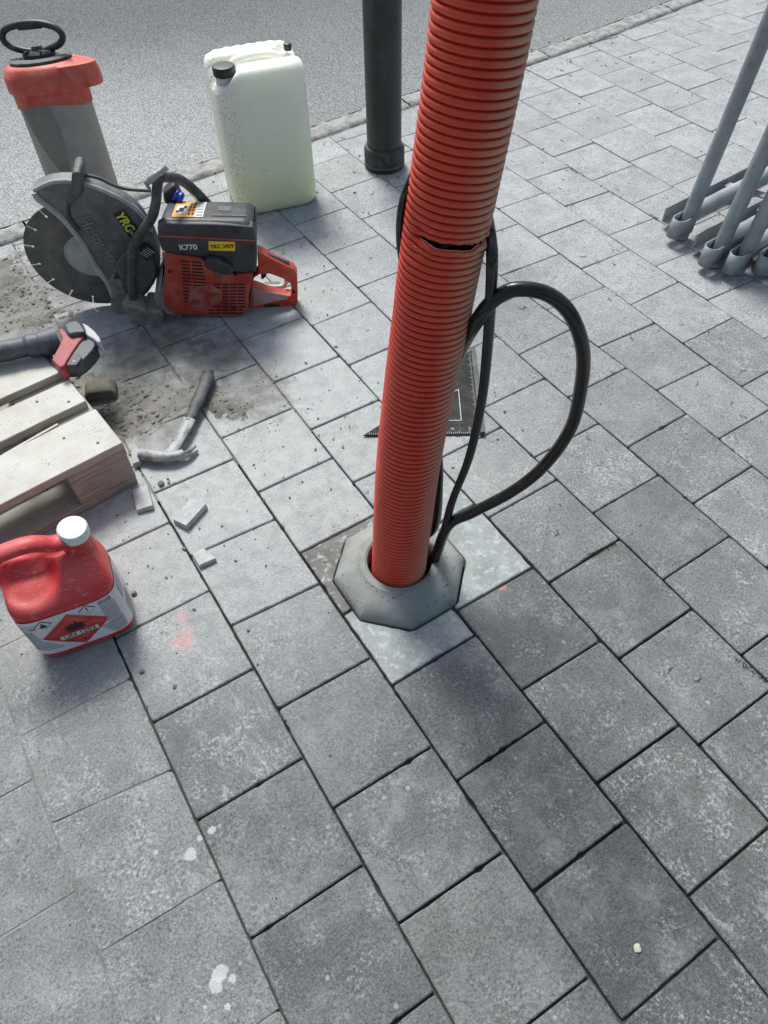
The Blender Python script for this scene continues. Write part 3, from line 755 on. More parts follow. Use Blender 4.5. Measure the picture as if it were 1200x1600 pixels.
lipQ = [p for k, p in sorted(((angd(2*pi*k/sg, A0), rows_[cut_i+1][1][k]) for k in range(sg)), key=lambda q: q[0]) if 0.55 < k < 1.40]
tube('torn_lip', [p+(p-ax_at(rings[cut_i][0])[0])*0.05+Vector((0, 0, 0.0016*sin(i*2.3))) for i, p in enumerate(lipQ)], 0.0009, M_lip, cond, k=3, seg=6)
tag(cond, 'tall orange corrugated plastic conduit with a torn slit, standing in the octagonal foundation', 'conduit')

# ---------------------------------------------------------------- black cables
M_cable = dusty('black_cable_sheath', (0.008,0.008,0.009), (0.14,0.135,0.13), 0.07, 0.24, up=0.25, scale=30, spots=0.25, bump=0.25)
hole = [(0.628,-0.040,-0.15),(0.632,-0.050,-0.02)]
c1 = hole+[(0.653, -0.0822, 0.036), (0.6754, -0.0964, 0.1677), (0.7164, -0.1225, 0.2141), (0.7742, -0.1594, 0.2776), (0.8146, -0.1851, 0.3477), (0.8409, -0.2019, 0.4449), (0.8411, -0.202, 0.5373), (0.8308, -0.1955, 0.6172), (0.8049, -0.179, 0.6846), (0.7702, -0.1569, 0.7229), (0.7306, -0.1316, 0.7321), (0.7047, -0.1151, 0.7132), (0.6864, -0.1035, 0.6742)]+[(0.6936, -0.0606, 0.5804), (0.6779, -0.0506, 0.4966)]+[(0.6796, -0.0339, 0.3784)]+[(0.6803, -0.0462, 0.2571), (0.6768, -0.044, 0.0982)]+[(0.632,-0.005,0.03),(0.625,-0.01,-0.15)]

def arc_pts(P, k=10): return catmull(P, k)
tag(tube('power_cable', c1, 0.0112, M_cable, seg=14, k=10), 'thick black cable making one big loop right of the orange conduit', 'cable', 'black cables at the conduit')
c2 = [(0.642,-0.030,-0.15),(0.646,-0.042,0.0)]+[(0.6607, -0.0871, 0.0851), (0.6781, -0.0982, 0.2457), (0.6981, -0.1109, 0.3762), (0.7063, -0.1161, 0.5112), (0.7052, -0.1154, 0.6319), (0.7014, -0.113, 0.7241), (0.698, -0.1108, 0.7807)]+[(0.7124, -0.0845, 0.8009), (0.7028, -0.0783, 0.8381), (0.6884, -0.0692, 0.869)]+[(0.70,0.0,1.0)]
tag(tube('thin_cable', c2, 0.0078, M_cable, seg=12, k=10, sx=0.8, sy=1.25), 'slimmer black cable rising straight from the foundation into the tear of the conduit', 'cable', 'black cables at the conduit')
c3 = [(0.60,0.01,-0.12),(0.605,0.018,0.06),(0.640,0.03,0.3),(0.640,0.035,0.5)]+[(0.6396, -0.0144, 0.679), (0.6237, -0.0042, 0.74), (0.6189, -0.0011, 0.786), (0.6217, -0.003, 0.8351), (0.6349, -0.0114, 0.8787)]+[(0.70,0.01,0.96),(0.70,-0.03,1.02)]
tag(tube('cable', c3, 0.0058, M_cable, seg=12, k=10), 'black cable running up behind the conduit, peeking out on its left side', 'cable', 'black cables at the conduit')
tube_in = [(0.655,-0.062,0.70),(0.640,-0.070,0.786),(0.668,-0.076,0.806),(0.695,-0.062,0.81),(0.70,-0.05,0.87)]
tag(tube('cable_in_tear', tube_in, 0.0075, M_cable, seg=10, k=8), 'short length of black cable showing inside the torn slit of the conduit', 'cable', 'black cables at the conduit')

# ---------------------------------------------------------------- speed square lying flat
SQ = [(0.7408, 0.3547, 0.006), (0.9951, 0.1928, 0.006), (1.1736, 0.4736, 0.006)]
A, B, Cc = [Vector(p) for p in SQ]
sq = empty('rafter_square', tuple(B.xy)+(0.0,), math.atan2((A-B).y, (A-B).x), 'black triangular rafter square lying flat on pavers behind the conduit', 'square')
M_sqb = dusty('black_anodised_aluminium', (0.016,0.018,0.020), amount=0.07, rough=0.7, metal=0.0, scale=25, spots=0.8, spec=0.12)
M_sqe = dusty('square_edge_aluminium', (0.07,0.075,0.08), amount=0.2, rough=0.6, metal=0.0, spec=0.2, scale=25)
M_white = plain('white_print', (0.55,0.56,0.56), 0.6)
LA = (A-B).length; LC = (Cc-B).length; fl = 1 if (A-B).cross(Cc-B).z > 0 else -1
def sqm(name, polys, z0, z1, mat):
    V = []; F = []
    for P in polys:
        b = len(V); n = len(P); V += [(x, y*fl, z0) for x, y in P]+[(x, y*fl, z1) for x, y in P]
        F += [tuple(b+i for i in range(n)), tuple(b+n+i for i in reversed(range(n)))]+[(b+i, b+(i+1) % n, b+n+(i+1) % n, b+n+i) for i in range(n)]
    return mesh(name, V, F, mat, sq)
i_ = 0.034
hyp = lambda x, inset: (LC)*(1-x/LA)-inset
sqm('blade_bar', [[(0.0,0.0),(LA,0.0),(LA-0.052,0.046),(0.0,0.046)]], 0.002, 0.006, M_sqb)
sqm('blade_bar', [[(0.0,0.046),(0.042,0.046),(0.042,hyp(0.042,0.0)),(0.0,LC)]], 0.002, 0.006, M_sqb)
sqm('scale_bar', [[(0.042,hyp(0.042,0)),(0.042,hyp(0.042,0.062)),(LA-0.115,0.046),(LA-0.052,0.046)]], 0.002, 0.006, M_sqb)
sqm('inner_plate', [[(0.038,0.042),(LA-0.060,0.042),(0.038,hyp(0.038,0.004))]], 0.0018, 0.0048, M_sqb)
sqm('fence_flange', [[(-0.012,-0.002),(0.0,-0.002),(0.0,LC),(-0.012,LC)]], 0.0, 0.016, M_sqe)
marks = []
for k in range(1, 56):
    x = k*LA/58; l = 0.010 if k % 5 == 0 else 0.005; marks.append([(x, 0.002), (x+0.0008, 0.002), (x+0.0008, 0.002+l), (x, 0.002+l)])
for k in range(1, 60):
    y = k*LC/62; l = 0.009 if k % 5 == 0 else 0.0045; marks.append([(0.002, y), (0.002+l, y), (0.002+l, y+0.0008), (0.002, y+0.0008)])
for q in [((0.045,0.05),(0.14,0.05)),((0.045,0.05),(0.045,0.17)),((0.14,0.05),(0.14,0.09)),((0.045,0.17),(0.14,0.09))]:
    (ax, ay), (bx, by) = q; d = Vector((bx-ax, by-ay)).normalized()*0.0009; marks.append([(ax-d.y, ay+d.x), (bx-d.y, by+d.x), (bx+d.y, by-d.x), (ax+d.y, ay-d.x)])
mk = sqm('scale_marks', marks, 0.0052, 0.0064, M_white); mk['kind'] = 'stuff'
sqm('slot', [[(0.03+k*0.012,0.030),(0.038+k*0.012,0.030),(0.034+k*0.012,0.041)] for k in range(6)], 0.0055, 0.0066, M_hole)
for k in range(1, 6):
    text('numeral', str(k*5), 0.010, M_white, sq, Matrix.Translation((LA*k*5/58*1.75-0.02, 0.019*fl, 0.0062)) @ Matrix.Rotation(pi, 4, 'Z'))
M_shirt = dusty('pencil_black', (0.02,0.02,0.02), amount=0.3, rough=0.4)

# ---------------------------------------------------------------- cut-off saw
M_grey = dusty('guard_grey_paint', (0.088,0.094,0.106), (0.34,0.34,0.34), 0.38, 0.45, metal=0.15, up=0.5, scale=14, spots=0.9)
M_emb = dusty('embossed_dusty', (0.15,0.155,0.16), (0.34,0.34,0.33), 0.5, 0.6, scale=60)
M_guardedge = dusty('guard_edge_dusty', (0.33,0.335,0.32), (0.45,0.45,0.43), 0.9, 0.7, scale=20)
M_blade = dusty('diamond_blade_steel', (0.095,0.093,0.090), (0.24,0.23,0.21), 0.6, 0.6, metal=0.15, up=0.2, scale=16, spots=0.8)
M_hub = dusty('flange_steel', (0.36,0.37,0.36), (0.42,0.42,0.40), 0.7, 0.6, metal=0.0, scale=30)
M_red = dusty('saw_orange_red_plastic', (0.42,0.035,0.018), (0.42,0.32,0.29), 0.30, 0.42, up=0.35, scale=16, spots=0.5)
M_redclean = dusty('handle_orange_red_plastic', (0.56,0.050,0.018), (0.42,0.32,0.29), 0.16, 0.38, scale=20, spots=0.3)
M_black = dusty('saw_dark_plastic', (0.022,0.025,0.032), (0.26,0.26,0.27), 0.15, 0.45, up=0.45, scale=15, spots=0.6)
M_rubber = dusty('handle_black_tube', (0.035,0.038,0.042), (0.32,0.32,0.31), 0.35, 0.5, up=0.4, scale=22, spots=0.8)
M_lump = dusty('dust_caked_bracket', (0.175,0.172,0.16), (0.33,0.33,0.31), 0.9, 0.9, scale=24, bump=0.5)
M_yel = plain('yellow_sticker', (0.80,0.58,0.02), 0.5); M_blk = plain('black_ink', (0.012,0.012,0.012), 0.5)
M_orl = plain('orange_label', (0.72,0.36,0.07), 0.5); M_whl = plain('white_label', (0.62,0.64,0.62), 0.5)
M_lime = plain('lime_yellow_marker', (0.62,0.66,0.05), 0.6); M_steel = dusty('galvanised_fitting', (0.35,0.37,0.37), amount=0.4, rough=0.4, metal=0.7)
M_blue = plain('blue_valve_plastic', (0.02,0.06,0.42), 0.35)
SF = frame_matrix(([0.38, 1.2697, -0.001], [0.89101, -0.45399, 0.0], [0.4519, 0.8869, 0.09585], [-0.04351, -0.0854, 0.9954]))
saw = empty('cut_off_saw', (0,0,0), 0, 'orange red and dark grey petrol cut-off saw with a dusty slotted disc', 'power saw')
saw.matrix_world = SF
BC = Vector((0.0, 0.0, 0.182/cos(radians(5.5))))
# blade: one outline with its slots cut in
P = []; NS = 16; RB = 0.175
for k in range(NS):
    a0 = 2*pi*k/NS+0.10; hw = 0.0016
    dx = hw/RB
    P.append((RB*cos(a0-dx), RB*sin(a0-dx))); ri = RB-0.020
    P.append((ri*cos(a0-hw/ri), ri*sin(a0-hw/ri)))
    for j in range(7):
        b = a0+pi-2.5+5.0*j/6*-1+pi*0
        cxh, cyh = (ri-0.0035)*cos(a0), (ri-0.0035)*sin(a0); ang = a0-0.5-(2*pi-1.0)*j/6
        P.append((cxh+0.0040*cos(ang), cyh+0.0040*sin(ang)))
    P.append((ri*cos(a0+hw/ri), ri*sin(a0+hw/ri))); P.append((RB*cos(a0+dx), RB*sin(a0+dx)))
    for j in range(1, 6):
        b = a0+2*pi/NS*j/6; P.append((RB*cos(b), RB*sin(b)))
bl = mesh('cutting_disc', [(x, -0.0016, z+BC.z) for x, z in P]+[(x, 0.0016, z+BC.z) for x, z in P],
     [tuple(range(len(P))), tuple(range(2*len(P)-1, len(P)-1, -1))]+[(i, (i+1) % len(P), len(P)+(i+1) % len(P), len(P)+i) for i in range(len(P))], M_blade, saw)
MY = Matrix.Translation((0, 0, BC.z)) @ Matrix.Rotation(pi/2, 4, 'X')
for zz in (1,):
    lathe('clamping_flange', [(0.0001,0.010),(0.012,0.010),(0.014,0.0085),(0.060,0.0060),(0.064,0.0055),(0.066,0.007),(0.069,0.004),(0.070,0.0016),(0.070,-0.006)], M_hub, saw, 48, MY, cap=False)
lathe('arbor_bolt', [(0.0001,0.020),(0.008,0.020),(0.009,0.018),(0.009,0.0095)], M_hub, saw, 6, MY, cap=False)
# guard
gp = [(-0.0586, 0.4225), (-0.0339, 0.4315), (-0.0071, 0.4379), (0.0194, 0.4399), (0.0443, 0.4375), (0.0762, 0.4274), (0.0987, 0.4172), (0.1205, 0.4041), (0.1421, 0.3893), (0.1603, 0.3731), (0.18, 0.3497), (0.1925, 0.3227), (0.2004, 0.2903), (0.2068, 0.2632), (0.2082, 0.2296), (0.2055, 0.1997), (0.1972, 0.165), (0.184, 0.1343), (0.1643, 0.1034), (0.1393, 0.0746), (0.1087, 0.048), (0.0805, 0.0307), (0.0505, 0.0083), (0.0311, -0.0037), (0.012, 0.0271), (0.0305, 0.0722), (0.0327, 0.0961), (0.0327, 0.1243), (0.0255, 0.1525), (0.0183, 0.1845), (0.0147, 0.2153), (0.0093, 0.2498), (0.0032, 0.2812), (-0.001, 0.2978), (-0.0101, 0.3282), (-0.0218, 0.3504), (-0.0347, 0.3685), (-0.0474, 0.3863), (-0.0558, 0.4016)]
g_ = prism('blade_guard', gp, -0.045, 0.004, M_grey, saw, bev=0.006, seg=3)
# pale worn rim round the open edge and the crown
tube('guard_rim', [(x, -0.046, z) for x, z in [(-0.0552, 0.4186), (-0.0538, 0.4022), (-0.0438, 0.3867), (-0.031, 0.3689), (-0.0185, 0.3497), (-0.0083, 0.328), (0.0008, 0.2976), (0.0049, 0.2806), (0.0108, 0.2487), (0.0157, 0.2147), (0.0194, 0.1843), (0.0265, 0.1518), (0.0334, 0.1227), (0.0346, 0.0958), (0.0335, 0.0728)]], 0.0085, M_guardedge, saw, k=3, seg=8)
tube('guard_crown_rib', [(x, -0.040, z) for x, z in [(-0.056, 0.4191), (-0.0082, 0.4372), (0.0184, 0.4392), (0.0435, 0.4372), (0.0757, 0.4278), (0.0983, 0.4176), (0.1202, 0.4048), (0.1417, 0.3897), (0.1625, 0.3711), (0.1828, 0.3491), (0.1973, 0.3169), (0.2059, 0.2802)]], 0.0060, M_guardedge, saw, k=3, seg=8)
prism('guard_lower_lip', [(0.0281, 0.1592), (0.0356, 0.1265), (0.0622, 0.1517), (0.0766, 0.1276), (0.0746, 0.0853), (0.0655, 0.0373), (0.0678, 0.0195), (0.0325, -0.0027), (0.0115, 0.0283), (0.0306, 0.0748)], -0.052, -0.040, M_lump, saw, bev=0.002)
prism('arm_cover', [(0.0784, 0.1881), (0.1149, 0.2242), (0.1511, 0.2383), (0.1787, 0.2233), (0.1903, 0.1876), (0.186, 0.1522), (0.1653, 0.1172), (0.1367, 0.089), (0.0997, 0.0658), (0.0746, 0.0583), (0.073, 0.1018), (0.0772, 0.1387)], -0.056, -0.040, M_grey, saw, bev=0.004)
prism('adjust_lever', [(0.0623, 0.4712), (0.0732, 0.4749), (0.0831, 0.4715), (0.0844, 0.4593), (0.0702, 0.416), (0.0609, 0.4058), (0.0465, 0.3977), (0.0316, 0.3839), (0.0212, 0.3828), (0.0241, 0.3974), (0.0394, 0.4182), (0.0526, 0.4493)], -0.062, 0.01, M_rubber, saw, bev=0.006, seg=3)
tube('guard_bead', [(x, -0.049, z) for x, z in [(0.0232, 0.3839), (0.0128, 0.3678), (0.007, 0.3453), (0.0091, 0.3237), (0.0179, 0.3012)]], 0.0045, M_black, saw, k=4, seg=8)
lathe('guard_bolt', [(0.0001,0.004),(0.004,0.004),(0.0045,0.0)], M_blk, saw, 10, Matrix.Translation(((0.0649, 0.1438)[0], -0.0525, (0.0649, 0.1438)[1])) @ Matrix.Rotation(pi/2, 4, 'X'))
tube('water_hose', [(x, -0.02, z) for x, z in [(0.0725, 0.4394), (0.0954, 0.435), (0.1151, 0.4258), (0.1336, 0.412), (0.1532, 0.4008), (0.1742, 0.3934), (0.1996, 0.389), (0.232, 0.3849)]], 0.0045, M_rubber, saw, k=5, seg=10)
# embossed guard lettering and stickers
def on_plane(name, pts4, y, mat, parent, thick=0.0012):
    return prism(name, pts4, y-thick, y, mat, parent, bev=0)
on_plane('marker_sticker', [(0.1214, 0.3404), (0.1522, 0.3524), (0.1747, 0.291), (0.1444, 0.2598)], -0.0455, M_blk, saw)
lp = [(0.1402, 0.33), (0.1512, 0.2935)]; lp1, lp2 = Vector(lp[0]), Vector(lp[1]); dd = lp2-lp1; roll = -math.degrees(math.atan2(dd.y, dd.x))
text('marker_text', 'YRC', 0.036, M_lime, saw, FRONT((lp1.x+lp2.x)/2-0.001, -0.0478, (lp1.y+lp2.y)/2+0.003, roll), bold=0.0012, sx=0.85)
text('sticker_text', 'rental', 0.020, M_whl, saw, FRONT(*(lambda q: (q[0], -0.0478, q[1]))((0.1571, 0.2727)), roll), sx=0.9)
ep = [(0.0429, 0.3194), (0.0765, 0.1852)]; e1, e2 = Vector(ep[0]), Vector(ep[1]); de = e2-e1
text('embossed_lettering', 'Husqvarna', 0.050, M_emb, saw, FRONT((e1.x+e2.x)/2, -0.0460, (e1.y+e2.y)/2, -math.degrees(math.atan2(de.y, de.x))), thick=0.0014, sx=0.85)
on_plane('warning_plate', [(0.1586, 0.2329), (0.1841, 0.254), (0.2008, 0.2123), (0.1685, 0.1932)], -0.0565, M_blk, saw)
wp = [(0.1635, 0.2311), (0.1848, 0.2122)]
w0 = Vector((0.1794, 0.2247)); 
for k in range(5):
    box('plate_line', (w0.x-0.012+k*0.006, -0.0582, w0.y-0.008+k*0.0035), (0.0016, 0.0006, 0.026-0.003*(k % 2)), M_whl, saw, rot=Matrix.Rotation(radians(-38), 3, 'Y'), bev=0)
# front tubular handle
HP = [(0.2727, 0.4519), (0.2643, 0.4295), (0.2494, 0.3869), (0.2262, 0.3433), (0.1892, 0.3029), (0.1538, 0.265), (0.1388, 0.2327), (0.1283, 0.1947), (0.1131, 0.1421), (0.1012, 0.0964), (0.0945, 0.0681)]
hp = [(x+0.060, 0.085, z-0.035) for x, z in HP[:1]]
tube('front_handle', [(HP[0][0]+0.090, 0.05, HP[0][1]-0.17), (HP[0][0]+0.062, 0.03, HP[0][1]-0.105), (HP[0][0]+0.036, 0.0, HP[0][1]-0.052), (HP[0][0]+0.014, -0.045, HP[0][1]-0.016), (HP[0][0]+0.003, -0.068, HP[0][1]-0.002)]+[(x, -0.075, z) for x, z in HP[1:]], 0.0130, M_rubber, saw, k=6, seg=14)
fb = [(0.0721, 0.0794), (0.0877, 0.0876), (0.1173, 0.0801), (0.1376, 0.0588), (0.1477, 0.0406), (0.145, 0.0029), (0.1152, -0.0201), (0.0954, -0.0078), (0.0802, 0.0193)]
prism('handle_foot', fb, -0.115, -0.045, M_lump, saw, bev=0.008, seg=3)
lathe('handle_clamp', [(0.0001,0.0),(0.026,0.001),(0.029,0.006),(0.028,0.014),(0.017,0.018)], M_lump, saw, 20, Matrix.Translation(((0.093, 0.0685)[0], -0.078, (0.093, 0.0685)[1]-0.008)))
prism('front_foot', [(0.1314, 0.0608), (0.1824, 0.0536), (0.1744, 0.0093), (0.1519, -0.0169), (0.1142, -0.0264), (0.0974, -0.0039)], -0.110, -0.02, M_lump, saw, bev=0.008, seg=3)
fit = [(0.2414, 0.4435), (0.299, 0.4725)]
tube('water_coupling', [(fit[0][0], -0.075, fit[0][1]), ((fit[0][0]+fit[1][0])/2, -0.07, (fit[0][1]+fit[1][1])/2), (fit[1][0], -0.06, fit[1][1])], [0.0085]*3+[0.0115]*3+[0.0115]*3+[0.0095]*3+[0.008]*5, M_steel, saw, k=8, seg=12)
prism('coupling_lever', [(0.2352, 0.4506), (0.2428, 0.4413), (0.2489, 0.4285), (0.2415, 0.4254)], -0.084, -0.076, M_steel, saw, bev=0.001)
vb = Vector((0.2758, 0.335))
lathe('water_valve', [(0.0001,0.0),(0.015,0.001),(0.018,0.006),(0.014,0.012),(0.018,0.018),(0.015,0.026),(0.0001,0.028)], M_blue, saw, 14, axis_matrix((vb.x, 0.035, vb.y), (0.8,-0.2,-0.5)))
prism('valve_block', [(0.2478, 0.3415), (0.2837, 0.3638), (0.2948, 0.3171), (0.2631, 0.2979), (0.2438, 0.3122)], 0.03, 0.07, M_black, saw, bev=0.006)
# red crankcase: front plate with real louvres
YF = -0.110
case = [(0.2324, 0.2596), (0.2851, 0.2444), (0.3353, 0.2311), (0.3423, 0.2105), (0.3732, 0.1914), (0.4158, 0.1685), (0.4665, 0.17), (0.4569, 0.1304), (0.4432, 0.0961), (0.4315, 0.0311), (0.3962, 0.0153), (0.3225, 0.0234), (0.2463, 0.0349), (0.2111, 0.0426), (0.1954, 0.0532), (0.1903, 0.0801), (0.2023, 0.1329), (0.2245, 0.2087)]
prism('crankcase', case, YF+0.012, 0.075, M_black, saw, bev=0.006)
L1 = lambda x, z: (x, z)
slots = []
def slot_row(u0, u1, v0, v1): slots.append((u0, u1, v0, v1))
Zs = [(0.2772, 0.2276), (0.3335, 0.2229), (0.2406, 0.0623), (0.4376, 0.1346), (0.4196, 0.0295), (0.346, 0.0364)]
cp = prism('recoil_cover', case, YF, YF+0.016, M_red, saw, bev=0.004)
LV = [(0.2779, 0.2276, 0.3006, 0.2234), (0.305, 0.2225, 0.3323, 0.2175), (0.2758, 0.2166, 0.2986, 0.2123), (0.303, 0.2115, 0.3321, 0.2062), (0.2737, 0.2055, 0.2966, 0.2012), (0.301, 0.2003, 0.3319, 0.1949), (0.2715, 0.1943, 0.2945, 0.19), (0.299, 0.1891, 0.331, 0.1835), (0.2693, 0.183, 0.2924, 0.1786), (0.2969, 0.1777, 0.3308, 0.1719), (0.2671, 0.1716, 0.2903, 0.1672), (0.2948, 0.1663, 0.3306, 0.1603), (0.2649, 0.1601, 0.2882, 0.1556), (0.2927, 0.1547, 0.3297, 0.1485), (0.2626, 0.1485, 0.2861, 0.1439), (0.2906, 0.143, 0.3263, 0.1369), (0.2604, 0.1367, 0.2758, 0.1334), (0.2581, 0.1249, 0.273, 0.1215), (0.2558, 0.1129, 0.2702, 0.1096), (0.2535, 0.1008, 0.2654, 0.0977), (0.2511, 0.0886, 0.2605, 0.0857), (0.351, 0.1407, 0.3698, 0.1391), (0.3737, 0.1387, 0.3913, 0.1372), (0.3952, 0.1368, 0.4137, 0.1352), (0.4176, 0.1349, 0.4393, 0.133), (0.3487, 0.1294, 0.3675, 0.1278), (0.3714, 0.1274, 0.3892, 0.1258), (0.3931, 0.1255, 0.4116, 0.1239), (0.4156, 0.1235, 0.4374, 0.1216), (0.3708, 0.1159, 0.387, 0.1144), (0.3909, 0.1141, 0.4096, 0.1124), (0.4135, 0.112, 0.4342, 0.1102), (0.3685, 0.1043, 0.3848, 0.1029), (0.3888, 0.1025, 0.4075, 0.1008), (0.4115, 0.1005, 0.4322, 0.0986), (0.3662, 0.0927, 0.3826, 0.0912), (0.3866, 0.0909, 0.4054, 0.0892), (0.4094, 0.0888, 0.4302, 0.0869), (0.3639, 0.081, 0.3803, 0.0795), (0.3843, 0.0791, 0.4032, 0.0774), (0.4072, 0.077, 0.4282, 0.0751), (0.3616, 0.0691, 0.3781, 0.0676), (0.3821, 0.0672, 0.4011, 0.0655), (0.4051, 0.0651, 0.4262, 0.0632), (0.3342, 0.0595, 0.3535, 0.0577), (0.3576, 0.0573, 0.3758, 0.0556), (0.3798, 0.0552, 0.3989, 0.0535), (0.403, 0.0531, 0.4253, 0.051), (0.3155, 0.0489, 0.3317, 0.0474), (0.3349, 0.0471, 0.3511, 0.0456), (0.3552, 0.0452, 0.3735, 0.0435), (0.3775, 0.0431, 0.3967, 0.0414), (0.4008, 0.041, 0.4151, 0.0396), (0.3129, 0.0368, 0.3292, 0.0353), (0.3324, 0.0349, 0.3487, 0.0334), (0.3528, 0.033, 0.3712, 0.0313), (0.3752, 0.0309, 0.3945, 0.0291), (0.3986, 0.0287, 0.4129, 0.0274)]
lv_mats = []
for (x0, z0, x1, z1) in LV:
    cx_, cz_ = (x0+x1)/2, (z0+z1)/2; Ld = math.hypot(x1-x0, z1-z0); an = math.atan2(z1-z0, x1-x0)
    box('louvre', (cx_, YF-0.0004, cz_), (Ld, 0.0024, 0.0042), M_blk, cp, rot=Matrix.Rotation(-an, 3, 'Y'), bev=0)
bc = Vector((0.3162, 0.099)); 
prism('recoil_badge', [(0.2712, 0.1133), (0.2931, 0.139), (0.3468, 0.1393), (0.3638, 0.1151), (0.3648, 0.0894), (0.3476, 0.0648), (0.3133, 0.0573), (0.2697, 0.064), (0.2652, 0.0881)], YF-0.004, YF+0.002, dusty('worn_red_badge', (0.36,0.030,0.016), (0.30,0.27,0.25), 0.75, 0.6, scale=26, spots=0.6), saw, bev=0.003)
prism('case_front_ridge', [(0.2327, 0.2602), (0.2395, 0.2461), (0.2269, 0.2101), (0.2048, 0.1343), (0.1921, 0.0817), (0.198, 0.0547), (0.2117, 0.0443), (0.1948, 0.0427), (0.1736, 0.0703), (0.1682, 0.1021), (0.1874, 0.1359), (0.2049, 0.164), (0.2231, 0.2104)], YF-0.003, 0.02, M_lump, saw, bev=0.008, seg=3)
for q in [(0.2381, 0.1967), (0.4163, 0.1709), (0.3913, 0.0456)]: 
    lathe('cover_screw', [(0.0001,0.003),(0.0045,0.003),(0.005,0.0)], M_blk, saw, 10, Matrix.Translation((q[0], YF-0.001, q[1])) @ Matrix.Rotation(pi/2, 4, 'X'))
# dark air filter cover: rounded box traced in profile, crowned top
cov = [(0.2438, 0.344), (0.2611, 0.3519), (0.3103, 0.3465), (0.3745, 0.3416), (0.4314, 0.3339), (0.4939, 0.3228), (0.4943, 0.286), (0.4911, 0.2461), (0.4846, 0.2097), (0.4765, 0.178), (0.4224, 0.1826), (0.3762, 0.2056), (0.345, 0.2397), (0.2982, 0.2504), (0.236, 0.269), (0.2361, 0.3064)]
x0c = min(p[0] for p in cov); x1c = max(p[0] for p in cov)
def cover():
    V = []; F = []; n = len(cov)
    zt = max(p[1] for p in cov)
    secs = [(-0.113, 0.0, 1.0), (-0.117, 0.004, 1.0), (-0.119, 0.012, 1.0)]
    V0 = [(x, -0.108, z) for x, z in cov]; V1 = [(x, 0.088, z) for x, z in cov]
    return V0, V1
prism('filter_cover', cov, -0.119, -0.085, M_black, saw, bev=0.006, seg=3)
prism('filter_cover_rear', [(min(max(x, x0c+0.004), x1c-0.004), min(z, 0.285-0.04*(x-x0c))) for x, z in cov], -0.0849, 0.055, M_black, saw, bev=0.006, seg=3)
# domed upper shell standing on the cover
top = [p for p in cov if p[1] > 0.30] 
zt0 = [(0.2438, 0.344), (0.4939, 0.3228)]
ax0, az0 = zt0[0]; ax1, az1 = zt0[1]
V = []; F = []; nx, ny = 20, 14
for i in range(nx+1):
    for j in range(ny+1):
        u = i/nx; w = j/ny
        ex = min(1, min(u, 1-u)/0.07); ey = min(1, min(w, 1-w)/0.16)
        h = 0.016*(1-(1-ex)**2.2)**0.5*(1-(1-ey)**2.2)**0.5
        x = ax0+0.004+(ax1-ax0-0.008)*u; y = -0.116+0.165*w
        h *= 1.0-0.15*abs(u-0.45)
        V.append((x, y, az0+(az1-az0)*u-0.002+h-0.045*w**1.3))
for i in range(nx):
    for j in range(ny):
        a = i*(ny+1)+j; F.append((a, a+ny+1, a+ny+2, a+1))
mesh('cover_top', V, F, M_black, saw, smooth=50)
rl = [(0.243, 0.3173), (0.3018, 0.3105), (0.3732, 0.3001), (0.4456, 0.2901), (0.4903, 0.2843)]
tube('red_seam', [(x, -0.1195, z) for x, z in rl], 0.0026, M_red, saw, k=3, seg=6)
tp = lambda u, w: (ax0+0.004+(ax1-ax0-0.008)*u, -0.116+0.165*w)
def on_top(name, u0, u1, w0, w1, mat, lift=0.0014):
    V = []; F = []; n = 6
    for i in range(n+1):
        for j in range(n+1):
            u = u0+(u1-u0)*i/n; w = w0+(w1-w0)*j/n; ex = min(1, min(u, 1-u)/0.07); ey = min(1, min(w, 1-w)/0.16)
            h = 0.016*(1-(1-ex)**2.2)**0.5*(1-(1-ey)**2.2)**0.5*(1.0-0.15*abs(u-0.45)); x, y = tp(u, w)
            V.append((x, y, az0+(az1-az0)*u-0.002+h-0.045*w**1.3+lift))
    for i in range(n):
        for j in range(n): a = i*(n+1)+j; F.append((a, a+n+1, a+n+2, a+1))
    return mesh(name, V, F, mat, saw, smooth=50)
on_top('pictogram_label', 0.14, 0.38, 0.16, 0.84, M_orl); on_top('label_margin', 0.38, 0.475, 0.16, 0.84, M_whl)
on_top('label_picture', 0.165, 0.29, 0.28, 0.66, M_whl, 0.0022)
for a_, b_, c_, d_ in ((0.20,0.25,0.36,0.52),(0.245,0.275,0.50,0.62),(0.17,0.20,0.32,0.40)): on_top('pictogram', a_, b_, c_, d_, M_sqb, 0.0030)
for k in range(4):
    on_top('pictogram', 0.305, 0.325, 0.24+k*0.145, 0.33+k*0.145, M_blk, 0.0024); on_top('pictogram', 0.345, 0.365, 0.24+k*0.145, 0.33+k*0.145, M_blk, 0.0024)
for k in range(5): on_top('label_line', 0.395, 0.46, 0.22+k*0.12, 0.25+k*0.12, M_hub, 0.0024)
on_top('moulded_logo', 0.62, 0.76, 0.44, 0.66, M_rubber, 0.0012); on_top('moulded_ridge', 0.56, 0.94, 0.22, 0.255, M_rubber, 0.003)
kk = (0.3092, 0.2767)
text('model_text', 'K770', 0.0225, M_whl, saw, FRONT(kk[0], -0.1196, kk[1], 3), bold=0.0008)
on_plane('yellow_sticker', [(0.3675, 0.2927), (0.4368, 0.2846), (0.4318, 0.2556), (0.3618, 0.264)], -0.1193, M_yel, saw)
kk = (0.3994, 0.2734); text('sticker_number', 'YRC 3459', 0.0165, M_blk, saw, FRONT(kk[0], -0.1208, kk[1], 2), bold=0.0004, sx=0.92)
box('latch', ((0.4481, 0.3184)[0], -0.1192, (0.4481, 0.3184)[1]), (0.010, 0.003, 0.020), M_blk, saw)
